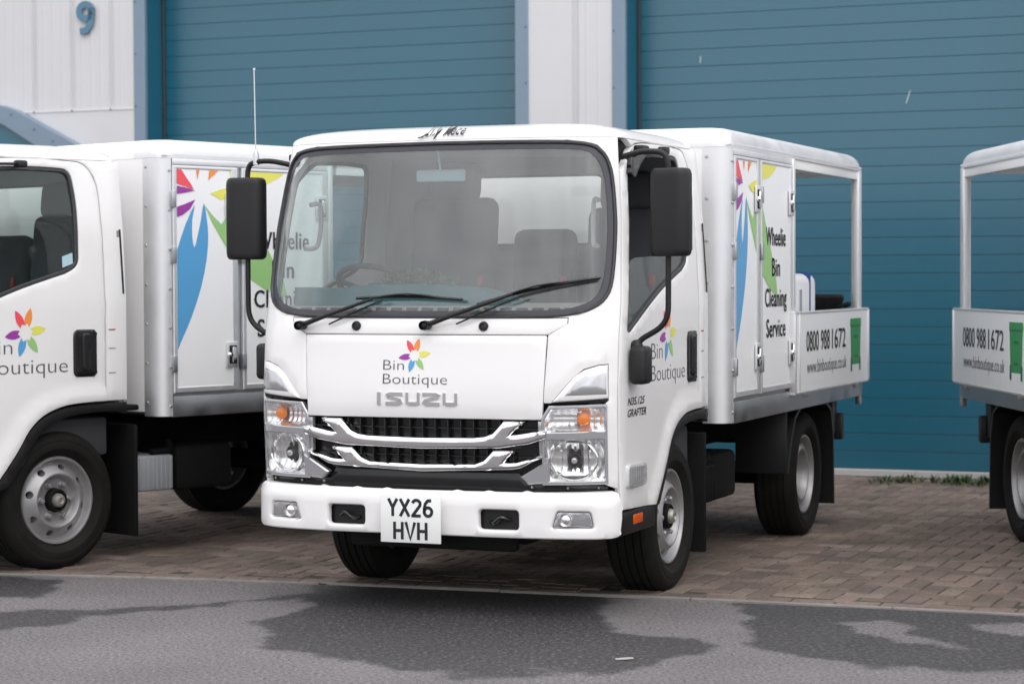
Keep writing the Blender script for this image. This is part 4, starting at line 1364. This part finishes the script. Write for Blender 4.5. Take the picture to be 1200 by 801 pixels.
        for t_, x_, w_ in (('0800', 0, .275), ('988', .325, .205), ('1672', .585, .335)):
            m = MB()
            V, F = bold(fit_text(t_, w_, .160, .006), .004, 2)
            decal(m, ([(x + x_, y + 1.055) for x, y in V], F), fw(1.945), SS, sg)
            m.build('phone_number', M['ink'], dsd, 0)
        V, F = fit_text('www.binboutique.co.uk', .93, .105, .0)
        decal(m2, ([(x, y + .935) for x, y in V], F), fw(1.955), SS, sg)
        m2.build('web_address', M['ink'], dsd, 0)
        # plain green wheeled bin print
        bn = MB(); bx = fw(3.02)
        bn.cur = 0
        for poly in ([(-.01, .945), (.215, .945), (.235, 1.165), (-.03, 1.165)], [(-.042, 1.175), (.247, 1.175), (.240, 1.215), (-.035, 1.215)]):
            decal(bn, cdt(ccw(poly)), bx, SS, sg)
        bn.cur = 1
        for poly in ([(-.035, 1.165), (.240, 1.165), (.240, 1.176), (-.035, 1.176)], [(-.025, .905), (.01, .905), (.01, .985), (-.025, .985)], [(.195, .905), (.230, .905), (.230, .985), (.195, .985)], [(.05, 1.10), (.155, 1.10), (.155, 1.115), (.05, 1.115)], [(.06, .985), (.145, .985), (.150, 1.0), (.055, 1.0)]):
            decal(bn, cdt(ccw(poly)), bx, SS, sg, .0016)
        bn.build('bin_print', [M['bin_green'], M['bin_dark']], dsd, 0)
    return T

# ------------------------------------------------------------------ ground: asphalt, edging, block paving
KERB = [(-60, 27.0), (-8.0, 12.70), (-3.01, 11.34), (-1.89, 11.06), (-.61, 10.71), (.58, 10.29), (1.69, 9.91), (2.53, 9.58), (6.0, 8.30), (40, -4.2)]
YB = 22.5                                   # building direction
BD = np.array((math.cos(R(YB)), -math.sin(R(YB)))); BN = np.array((math.sin(R(YB)), math.cos(R(YB))))
BO = np.array((2.883, 16.246))              # a point at the foot of the right-hand door

def axis(lo, hi, d0, d1, step):
    a = list(np.arange(d0, d1 + 1e-6, step)); k = step; x = d1; r = []
    while x < hi: k *= 1.6; x += k; r.append(min(x, hi))
    x = d0; k = step; l = []
    while x > lo: k *= 1.6; x -= k; l.append(max(x, lo))
    return np.array(l[::-1] + a + r)
gx = axis(-300, 300, -3.4, 3.4, .03); gy = axis(-300, 300, 7.0, 12.0, .03)
X, Y = np.meshgrid(gx, gy)
STAIN_SHADE = {'A': [(-.83, 10.9), (-.95, 9.95), (-1.09, 9.54), (-.99, 9.3), (-1.03, 8.98), (-.84, 8.81), (-.57, 8.57), (-.46, 8.42), (-.30, 8.22), (-.01, 8.18), (.3, 8.22), (.5, 8.44), (.72, 8.73), (.81, 8.97), (.57, 9.19), (.42, 9.31), (.42, 9.99), (.44, 10.6)],  # A: damp patch with the shade at the truck's front painted in
         'B': [(1.1, 10.35), (1.0, 9.29), (.96, 9.07), (1.14, 8.66), (1.34, 8.40), (1.9, 8.23), (3.2, 7.9), (3.2, 9.6)],
         'C': [(-3.3, 9.9), (-2.31, 9.99), (-1.93, 9.98), (-1.63, 10.1), (-1.18, 10.3), (-.81, 10.63), (-.89, 10.4), (-1.52, 9.97), (-1.86, 9.8), (-2.18, 9.4), (-3.3, 9.1)],
         'D': [(-3.4, 11.4), (-2.56, 11.2), (-2.18, 10.95), (-2.14, 10.64), (-2.21, 10.39), (-3.3, 10.2)]}
DRY = [[(1.38, 9.51), (1.57, 9.58), (1.66, 9.16), (1.77, 8.84), (1.53, 9.02)], [(1.93, 9.45), (3.2, 9.0), (3.2, 8.8), (2.09, 9.13), (1.96, 9.27)]]
def ragged(p, it=5, amp=.16):
    rg = random.Random(len(p)); P_ = [np.array(q) for q in p]
    for k in range(it):
        o = []
        for i in range(len(P_)):
            a = P_[i]; b = P_[(i + 1) % len(P_)]; d = b - a; L_ = np.hypot(*d)
            o.append(a)
            if L_ > .04: o.append((a + b) / 2 + np.array((-d[1], d[0])) * rg.uniform(-amp, amp) + np.array((rg.uniform(-1, 1), 0)) * .04 * L_)
        P_ = o
    return np.array(P_)
wet_shade = np.zeros(X.shape)
for k, p in STAIN_SHADE.items():
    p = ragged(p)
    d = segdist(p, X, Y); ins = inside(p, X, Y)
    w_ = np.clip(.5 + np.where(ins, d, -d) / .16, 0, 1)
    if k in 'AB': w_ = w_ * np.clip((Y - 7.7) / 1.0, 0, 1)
    wet_shade = np.maximum(wet_shade, w_)
for p in DRY:
    p = ragged(p)
    d = segdist(p, X, Y); ins = inside(p, X, Y)
    wet_shade = np.minimum(wet_shade, np.clip(.5 - np.where(ins, d, -d) / .16, 0, 1))
nx, ny = len(gx), len(gy)
vs = np.stack([X.ravel(), Y.ravel(), np.zeros(X.size)], 1)
idx = np.arange(X.size).reshape(ny, nx)
fs = np.stack([idx[:-1, :-1].ravel(), idx[:-1, 1:].ravel(), idx[1:, 1:].ravel(), idx[1:, :-1].ravel()], 1)
me = bpy.data.meshes.new('asphalt')
me.from_pydata(vs.tolist(), [], fs.tolist())
at = me.attributes.new('wet_shade', 'FLOAT', 'POINT'); at.data.foreach_set('value', wet_shade.ravel().astype('f'))
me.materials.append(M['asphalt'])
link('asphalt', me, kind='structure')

def kerb_side(x, y):   # > 0 on the paved side
    K = np.array(KERB); return y - np.interp(x, K[:, 0], K[:, 1])
far = [tuple(BO + BD * s + BN * .6) for s in (30, -40)]
pave_poly = [(x, y) for x, y in KERB[1:-1]] + [(6.5, 8.2)] + [tuple(BO + BD * 6 + BN * .5), tuple(BO + BD * -14 + BN * .5)]
pv = MB()
pv.prism(ccw(pave_poly), lambda a, b, d: (a, b, d), -.05, .006)
pav = pv.build('pavement', M['joint'], None, 0, kind='structure')
# edging stones
ks = smooth_line(KERB[1:-1], 4)
L = 0; pts = dens(ks, .05, False)
i = 0
edge_mesh = MB().box((0, 0, 0), (.912, .034, .06), .004, 1).mesh('edging_stone', M['kerb'], 30)
acc = 0.0
cum = [0.0]
for a, b in zip(pts[:-1], pts[1:]): cum.append(cum[-1] + math.hypot(b[0] - a[0], b[1] - a[1]))
cum = np.array(cum); P = np.array(pts)
for s in np.arange(.46, cum[-1], .915):
    x = np.interp(s, cum, P[:, 0]); y = np.interp(s, cum, P[:, 1])
    x2 = np.interp(s + .05, cum, P[:, 0]); y2 = np.interp(s + .05, cum, P[:, 1]); x1 = np.interp(s - .05, cum, P[:, 0]); y1 = np.interp(s - .05, cum, P[:, 1])
    o = link('edging_stone', edge_mesh, pav)
    o.location = (x, y, -.019 + random.uniform(-.002, .003))
    o.rotation_euler = (random.uniform(-.012, .012), random.uniform(-.006, .006), math.atan2(y2 - y1, x2 - x1) + random.uniform(-.006, .006))

# block paving, 90 degree herringbone, 200 x 100 mm blocks
brick_h = MB().box((0, 0, 0), (.193, .093, .05), .005, 1).mesh('brick', M['paver'], 30)
cells = []
U = .1
for iy in range(-10, 90):
    for ix in range(-120, 60):
        c = (ix - iy) % 4
        if c == 0: lx, ly, r = (ix + 1) * U, (iy + .5) * U, 0
        elif c == 3: lx, ly, r = (ix + .5) * U, (iy + 1) * U, 90
        else: continue
        p = BO + BD * (lx - 0.0) - BN * (ly - .25)
        if not (-5.0 < p[0] < 5.2): continue
        ks_ = kerb_side(p[0], p[1])
        if ks_ < .165: continue
        cells.append((p[0], p[1], r))
# stretcher course along the edging
for s in np.arange(.1, cum[-1], .2):
    x = np.interp(s, cum, P[:, 0]); y = np.interp(s, cum, P[:, 1])
    if -5 < x < 5:
        x2 = np.interp(s + .05, cum, P[:, 0]); y2 = np.interp(s + .05, cum, P[:, 1]); a = math.atan2(y2 - y, x2 - x)
        cells.append((x - math.sin(a) * .080, y + math.cos(a) * .080, math.degrees(a) + YB))
def in_view(c):
    return abs(c[0] / c[1]) < .228
def hidden(c):          # under the middle of a parked truck
    return False
vis = sorted([c for c in cells if in_view(c)], key=lambda c: c[1])
single = set(vis[:300])
big_v = []; big_f = []; rnd = []
bv = [v.co.copy() for v in brick_h.vertices]; bf = [tuple(p.vertices) for p in brick_h.polygons]
rr = random.Random(3)
for c in cells:
    a = R(-YB + c[2]) + rr.uniform(-.012, .012)
    z = -.018 + rr.uniform(-.0025, .0025); tx = rr.uniform(-.012, .012); ty = rr.uniform(-.012, .012)
    if c in single:
        o = link('brick', brick_h, pav)
        o.location = (c[0], c[1], z + .004); o.rotation_euler = (tx, ty, a)
    else:
        n = len(big_v); m = Matrix.Rotation(a, 3, 'Z') @ Matrix.Rotation(tx, 3, 'X')
        for v in bv:
            q = m @ v; big_v.append((q.x + c[0], q.y + c[1], q.z + z + .004))
        big_f += [tuple(i + n for i in f) for f in bf]
        rnd += [rr.random()] * len(bv)
me = bpy.data.meshes.new('bricks')
me.from_pydata(big_v, [], big_f)
at = me.attributes.new('rnd', 'FLOAT', 'POINT'); at.data.foreach_set('value', np.array(rnd, 'f'))
me.materials.append(M['paver'])
link('bricks', me, pav, kind='stuff')

# ------------------------------------------------------------------ the warehouse front
def BP(s, off, z):          # facade point: s along the wall, off > 0 towards the camera from the DOOR plane
    p = BO + BD * s - BN * off
    return np.array((p[0], p[1], z))
wh = empty('warehouse', (0, 0, 0), label='industrial unit with white metal cladding, slate blue trims and two teal roller doors', cat='building')
def bbox(mb, s0, s1, o0, o1, z0, z1, bev=0.0):
    m = Matrix.Rotation(R(-YB), 3, 'Z')
    c = BP((s0 + s1) / 2, (o0 + o1) / 2, (z0 + z1) / 2)
    return mb.box(c, (abs(s1 - s0), abs(o1 - o0), abs(z1 - z0)), bev, 1, m)
FO = .28                                   # facade stands this far in front of the doors
TOPZ = 4.35
def roller_door(s0, s1):
    d = empty('roller_door', (0, 0, 0), 0, parent=wh)
    PIT = .1285
    slat_w = s1 - s0 + .02
    # one slat: flat face with a rolled lip and a shadow groove at its lower edge
    pr = [(0, .0055), (0, .1272), (-.0003, .1278), (-.030, .1278), (-.030, .0), (-.006, .0), (-.006, .0022), (-.0012, .0030)]
    mm = MB()
    n = len(pr)
    mm.prism([(a, b) for a, b in pr], lambda a, b, q: (q, -a, b), -slat_w / 2, slat_w / 2)
    sm = mm.mesh('slat', M['teal'], 25)
    c = BP((s0 + s1) / 2, 0, 0)
    nsl = int((TOPZ + .15) / PIT) + 1
    for i in range(nsl):
        o = link('slat', sm, d)
        joint = (i % 4 == 1)
        o.location = (c[0], c[1], .068 + i * PIT)
        o.rotation_euler = (R(.0 if not joint else .25) + random.uniform(-.003, .003), 0, R(-YB))
    br = MB(); bbox(br, s0, s1, -.03, .016, .012, .066, .006)
    br.build('bottom_rail', M['grey_rail'], d)
    gk = MB(); bbox(gk, s0, s1, -.025, .006, -.005, .012)
    gk.build('rubber_seal', M['seal'], d)
    # panel seams: dark line every fourth slat
    return d
D1 = (-6.206, -2.965); D2 = (-2.084, 1.157)
d1 = roller_door(*D1); d2 = roller_door(*D2)
mk = MB()
for (s, z, h, l) in ((-1.60, 3.05, .05, .004), (-.055, 2.70, .09, .03)):
    a = BP(s, .0015, z); b = BP(s + .006, .0015, z); c = BP(s + .006 + l, .0015, z + h); d_ = BP(s + l, .0015, z + h)
    mk.add([a, b, c, d_], [(0, 1, 2, 3)])
mk.build('white_scuff', M['clad'], d2, 0)

def clad(s0, s1, z0, z1, ribs, name='cladding_sheet'):
    """profiled steel sheet standing up the wall; ribs = centre lines of the shallow pans' edges"""
    pr = [(s0, 0)]
    for r in ribs:
        pr += [(r - .030, 0), (r - .016, -.026), (r + .016, -.026), (r + .030, 0)]
        for k in (.095, .185, .275):
            if r + k + .03 < s1: pr += [(r + k - .012, 0), (r + k - .004, .003), (r + k + .004, .003), (r + k + .012, 0)]
    pr += [(s1, 0)]
    mb = MB(); n = len(pr)
    vs = []
    for dz, do in ((z0, 0), (z1, 0)):
        for s, o in pr: vs.append(BP(s, FO + o, dz))
    for dz in (z0, z1):
        for s, o in pr: vs.append(BP(s, FO - .035 + 0 * o, dz))
    fs = []
    for i in range(n - 1):
        fs.append((i, i + 1, n + i + 1, n + i))
        fs.append((2 * n + i + 1, 2 * n + i, 3 * n + i, 3 * n + i + 1))
        fs.append((i + 1, i, 2 * n + i, 2 * n + i + 1)); fs.append((n + i, n + i + 1, 3 * n + i + 1, 3 * n + i))
    mb.add(vs, fs)
    return mb.build(name, M['clad'], wh, 20)
JL = .105
ribsL = [-6.53 - .371 * i for i in range(0, 18)]
clad(-12.5, D1[0] - JL, 2.852, 6.0, sorted(ribsL))
f = MB(); bbox(f, -12.5, D1[0] - JL, FO - .035, FO + .004, 0, 2.840)
flat = f.build('flashing_panel', M['clad'], wh, 0)
f = MB(); bbox(f, -12.5, D1[0] - JL, FO - .03, FO + .010, 2.840, 2.853, .002)
f.build('drip_flashing', M['clad'], wh)
clad(D1[1] + JL, D2[0] - JL, 0, 6.0, [-2.485])
clad(D2[1] + JL, 6.0, 0, 6.0, [D2[1] + JL + .2 + .372 * i for i in range(11)])
clad(D1[0] - JL, D1[1] + JL, TOPZ + .12, 6.0, [D1[0] + .1 + .372 * i for i in range(9)])
clad(D2[0] - JL, D2[1] + JL, TOPZ + .12, 6.0, [D2[0] + .1 + .372 * i for i in range(9)])
for (s0, s1) in (D1, D2):
    for k, s in ((-1, s0), (1, s1)):
        j = MB(); a, b = (s - JL, s) if k < 0 else (s, s + JL)
        bbox(j, a, b, FO - .03, FO + .012, 0, TOPZ, .003)
        jo = j.build('jamb_trim', M['slate'], wh)
        sc_ = MB()
        for z in np.arange(.35, TOPZ, .42):
            q = BP(s + k * (JL - .015), FO + .013, z + .06 * (1 if k > 0 else 0))
            sc_.ball(q, .009, 8)
        sc_.build('trim_screws', M['slate_num'], jo, kind='stuff')
        j = MB(); a, b = (s - .02, s - .002) if k < 0 else (s + .002, s + .02)
        bbox(j, a, b, -.06, FO - .032, 0, TOPZ)
        j.build('door_reveal', M['teal_dark'], wh, 0)
        j = MB(); a, b = (s - .002, s + .022) if k < 0 else (s - .022, s + .002)
        bbox(j, a, b, .006, .026, 0, TOPZ, .004)
        j.build('guide_seal', M['seal'], wh)
    j = MB(); bbox(j, s0 - JL, s1 + JL, FO - .03, FO + .013, TOPZ + .002, TOPZ + .118, .003)
    j.build('head_trim', M['slate'], wh)
    j = MB(); bbox(j, s0, s1, -.3, FO - .032, TOPZ + .002, TOPZ + .02)
    j.build('door_head', M['teal_dark'], wh, 0)
# wall behind everything and the roof edge
j = MB(); bbox(j, -12.5, 6.0, -6.0, -.30, 0, 6.0)
j.build('wall_core', M['clad'], wh, 0)
j = MB(); bbox(j, -12.6, 6.1, -6.0, FO + .10, 6.002, 6.25, .02)
j.build('roof_edge', M['slate'], wh)
# screws along the cladding foot
sc_ = MB()
for r in ribsL[:6]: sc_.ball(BP(r, FO + .014, 2.848), .008, 8)
sc_.build('cladding_screws', M['slate_num'], flat, kind='stuff')
# unit number: raised figure 9
nine = [(.6 - a, 1 - b) for a, b in GL['6'][1][0]]
V, F = ribbon([(a * .25, b * .245) for a, b in nine], .054)
n = len(V); base = [BP(-6.832 + x, FO + .012, 3.478 + y) for x, y in V]; top = [BP(-6.832 + x, FO + .030, 3.478 + y) for x, y in V]
cnt = {}
for f_ in F:
    for i in range(len(f_)): cnt[(f_[i], f_[(i + 1) % len(f_)])] = 1
MB().add(base + top, [tuple(reversed(f_)) for f_ in F] + [tuple(i + n for i in f_) for f_ in F] + [(a, b, b + n, a + n) for a, b in cnt if (b, a) not in cnt]).build('unit_number', M['slate_num'], wh, 25)
# entrance canopy at the far left: pitched hood with slate verge
cn_ = MB()
hood = [(-9.2, 2.80), (-7.56, 2.80), (-7.40, 2.75), (-6.95, 2.50), (-6.95, 2.33), (-9.2, 2.33)]
cn_.prism(hood, lambda a, b, d: BP(a, FO + d, b), .01, .08)
hd = cn_.build('door_hood', M['teal'], wh, 20)
vg = MB()
vp = [(-9.21, 2.910), (-7.545, 2.908), (-7.394, 2.860), (-6.72, 2.520), (-6.72, 2.40), (-6.90, 2.41), (-7.17, 2.555), (-7.50, 2.745), (-7.58, 2.775), (-9.21, 2.775)]
vg.prism(vp, lambda a, b, d: BP(a, FO + d, b), .01, .12)
vg.build('verge_trim', M['slate'], hd, 20)
vs_ = MB()
for s, z in ((-7.56, 2.88), (-7.42, 2.83), (-7.20, 2.70), (-7.02, 2.60)): vs_.ball(BP(s, FO + .121, z), .010, 8)
vs_.build('trim_screws', M['slate_num'], hd, kind='stuff')

# ------------------------------------------------------------------ trucks
GRP = 'white bin cleaning trucks parked by the roller doors'
near = build_truck('box_truck', 'white truck in the middle facing the camera, number plate YX26 HVH')
def place(o, x, y, yaw):
    o.location = (x, y, 0); o.rotation_euler = (0, 0, R(-yaw))
left = copy_tree(near)
rightt = copy_tree(near)
left['label'] = 'white truck at the left edge showing its cab door and box side'
rightt['label'] = 'white truck at the right edge showing only its tray, drop side and rear wheel'
place(near, .015, 10.845, 21.6)
place(left, -2.859, 11.945, 41.0)
place(rightt, 3.70, 10.02, -2.3)
def child(o, nm): return [c for c in o.children if c.name.split('.')[0] == nm]
for t in (left, rightt):
    for p in child(t, 'number_plate'):
        for c in list(p.children): bpy.data.objects.remove(c)
        bpy.data.objects.remove(p)
    for p in child(t, 'aerial'): bpy.data.objects.remove(p)
# near truck: name written over the windscreen
rf = child(near, 'cab_body')[0]
from mathutils.bvhtree import BVHTree
rme = child(near, 'roof')[0].data
bv_ = BVHTree.FromPolygons([v.co.copy() for v in rme.vertices], [tuple(p.vertices) for p in rme.polygons])
def on_roof(x, z):
    h = bv_.ray_cast(Vector((x, -3, z)), Vector((0, 1, 0)))
    return np.array(h[0] + h[1] * .010) if h[0] is not None else np.array((x, -.85, z))
m = MB()
for VF in (fit_text('Lily Mece', .190, .072, .018, .25, 1.12), ribbon([(-.03, -.008), (-.008, -.004), (.010, .010)], .006)):
    V, F = VF
    m.add([on_roof(-.058 + x, 2.086 + y * .78) for x, y in V], F)
m.build('roof_lettering', M['ink'], child(near, 'roof')[0], 0)
# near truck: right-hand window wound half down
for d in child(near, 'door'):
    g = child(d, 'window_glass')[0]
    if sum(v.co.x for v in g.data.vertices) > 0:
        bpy.data.objects.remove(g)
        lowp = [(-.858, 1.245), (-.80, 1.49), (-.755, 1.535), (-.68, 1.55), (-.3, 1.562), (.05, 1.575), (.046, 1.54), (-.025, 1.503), (-.40, 1.402), (-.81, 1.232)]
        patch('window_glass', lowp, SIDE(1), M['glass_side'], d, .004, -.014, grid=.08, step=.05, sg=1, rim=[(0, 0)])
# left truck: pale grey ribbed box under the body
M['box_grey'] = mat('grey_box', (0.30, 0.31, 0.33, 1), 0.5)
for b in child(left, 'battery_box'):
    for c in b.children:
        c.data = c.data.copy(); c.data.materials[0] = M['box_grey']
    b.data = b.data.copy(); b.data.materials[0] = M['box_grey']

# ------------------------------------------------------------------ loose things
def on_truck(tr, x, y, z):
    return tr.matrix_basis @ Vector((x, y, z))
YN = R(-21.6)
tank = empty('water_tank', on_truck(near, .61, 2.33, .840), YN, label='white plastic water tank with blue strap standing in the tray of the middle truck', cat='tank')
body = MB().box((0, 0, .32), (.42, .66, .64), .055, 4)
body.box((0, -.1, .645), (.10, .10, .03), .012)
body.build('tank_body', M['tank'], tank)
MB().box((0, .16, .321), (.430, .040, .652), .06, 4).build('strap', M['strap'], tank)
MB().box((.212, -.06, .30), (.006, .05, .5), .002).build('moulded_seam', M['alu_dull'], tank)
tub = empty('rubber_tub', on_truck(near, .60, 3.13, .840), YN, label='black rubber tub standing behind the white tank in the tray of the middle truck', cat='tub')
MB().lathe([(.0, .0), (.20, .0), (.235, .44), (.255, .47), (.262, .50), (.252, .515), (.236, .50), (.225, .46), (.19, .03), (0, .03)], n=36).build('tub_body', M['rubber'], tub)
for a in (0, 180):
    MB().tube([(.25 * math.cos(R(a)), -.07, .44), (.29 * math.cos(R(a)), -.05, .46), (.29 * math.cos(R(a)), .05, .46), (.25 * math.cos(R(a)), .07, .44)], .011, 8, 4).build('handle', M['rubber'], tub)
# leaves added on the dashboard for foliage reflected in the windscreen
spr = empty('reflected_foliage', on_truck(near, -.15, -.80, 1.434), YN, label='green leaves added on the dashboard of the middle truck for foliage reflected in its windscreen', cat='reflection')
sp = MB(); rs = random.Random(5)
for i in range(170):
    a = rs.uniform(-.17, .17); z = rs.uniform(.0, .075) * (1 - abs(a) / .2); y = rs.uniform(-.03, .03)
    d = Vector((rs.uniform(-1, 1), rs.uniform(-.5, .5), rs.uniform(-.2, 1))).normalized() * rs.uniform(.020, .042)
    n_ = d.cross(Vector((rs.uniform(-1, 1), 1, rs.uniform(-1, 1)))).normalized() * .007
    c = Vector((a, y, z))
    sp.add([c, c + d * .5 + n_, c + d, c + d * .5 - n_], [(0, 1, 2, 3)])
sp.build('leaves', M['leaf'], spr, 0)
MB().tube([(-.17, 0, .004), (-.05, .01, .012), (.06, -.01, .012), (.16, .0, .03)], .003, 6, 3).build('stem', M['leaf'], spr)

# weeds along the foot of the right-hand door and one behind the middle truck
def weeds(x, y, w, n, label, h=.08):
    rs = random.Random(int(x * 100)); e = empty('weed_clump', (x, y, .008), 0, label=label, cat='weeds', group='weeds growing in the paving joints')
    m = MB(); m2 = MB()
    for i in range(n):
        a = rs.gauss(0, w * .45); b = rs.gauss(0, .11); c = Vector((a * BD[0] + b * BN[0], a * BD[1] + b * BN[1], 0))
        for k in range(rs.randint(2, 5)):
            t = rs.uniform(0, 6.28); d = Vector((math.cos(t), math.sin(t), rs.uniform(.4, 1.6))).normalized() * rs.uniform(.3, 1) * h
            s = Vector((-math.sin(t), math.cos(t), 0)) * rs.uniform(.004, .011)
            (m if rs.random() < .7 else m2).add([c - s * .3, c + d * .55 + s, c + d, c + d * .55 - s], [(0, 1, 2, 3)])
    m.build('leaves', M['leaf'], e, 0)
    m2.build('dry_leaves', M['leaf2'], e, 0)
    return e
M['leaf2'] = mat('leaf_dry', (0.10, 0.11, 0.04, 1), 0.7, var=0.3)
q = BP(-.05, .35, 0); weeds(q[0], q[1], .20, 46, 'small patch of green weeds in front of the teal door, left of the larger patch', .07)
q = BP(.45, .30, 0); weeds(q[0], q[1], .40, 130, 'wide patch of green weeds beside the rear wheel of the right truck', .09)
q = BP(-1.62, .40, 0); weeds(q[0], q[1], .10, 22, 'tuft of weeds seen under the middle truck between its wheels', .07)

# left truck: pale sticker inside the lower rear corner of the side window
for d in child(left, 'door'):
    g = child(d, 'window_glass')[0]
    if sum(v.co.x for v in g.data.vertices) > 0:
        patch('window_sticker', [(-.045, 1.525), (.02, 1.545), (.02, 1.60), (-.045, 1.58)], SIDE(1), M['label'], g, .002, -.010, grid=.1, sg=1, rim=[(0, 0)])

# scrap of pale litter on the road
lit = MB()
for i in range(5):
    x0, x1 = -.035 + .014 * i, -.035 + .014 * (i + 1)
    h = lambda x: .004 + .001 * math.sin(x * 60)
    w = lambda x: .011 - .006 * abs(x) / .035
    lit.add([(x0, -w(x0), h(x0)), (x1, -w(x1), h(x1)), (x1, w(x1), h(x1) + .003), (x0, w(x0), h(x0) + .003),
             (x0, -w(x0), h(x0) - .0015), (x1, -w(x1), h(x1) - .0015), (x1, w(x1), h(x1) + .0015), (x0, w(x0), h(x0) + .0015)],
            [(0, 1, 2, 3), (7, 6, 5, 4), (0, 4, 5, 1), (3, 2, 6, 7)])
lo = lit.build('paper_scrap', mat('pale_paper', (0.34, 0.33, 0.31, 1), 0.8), None, 0, label='small pale scrap of litter lying on the damp asphalt in front of the middle truck', cat='litter')
lo.location = (.425, 8.62, .002); lo.rotation_euler = (0, 0, .15)
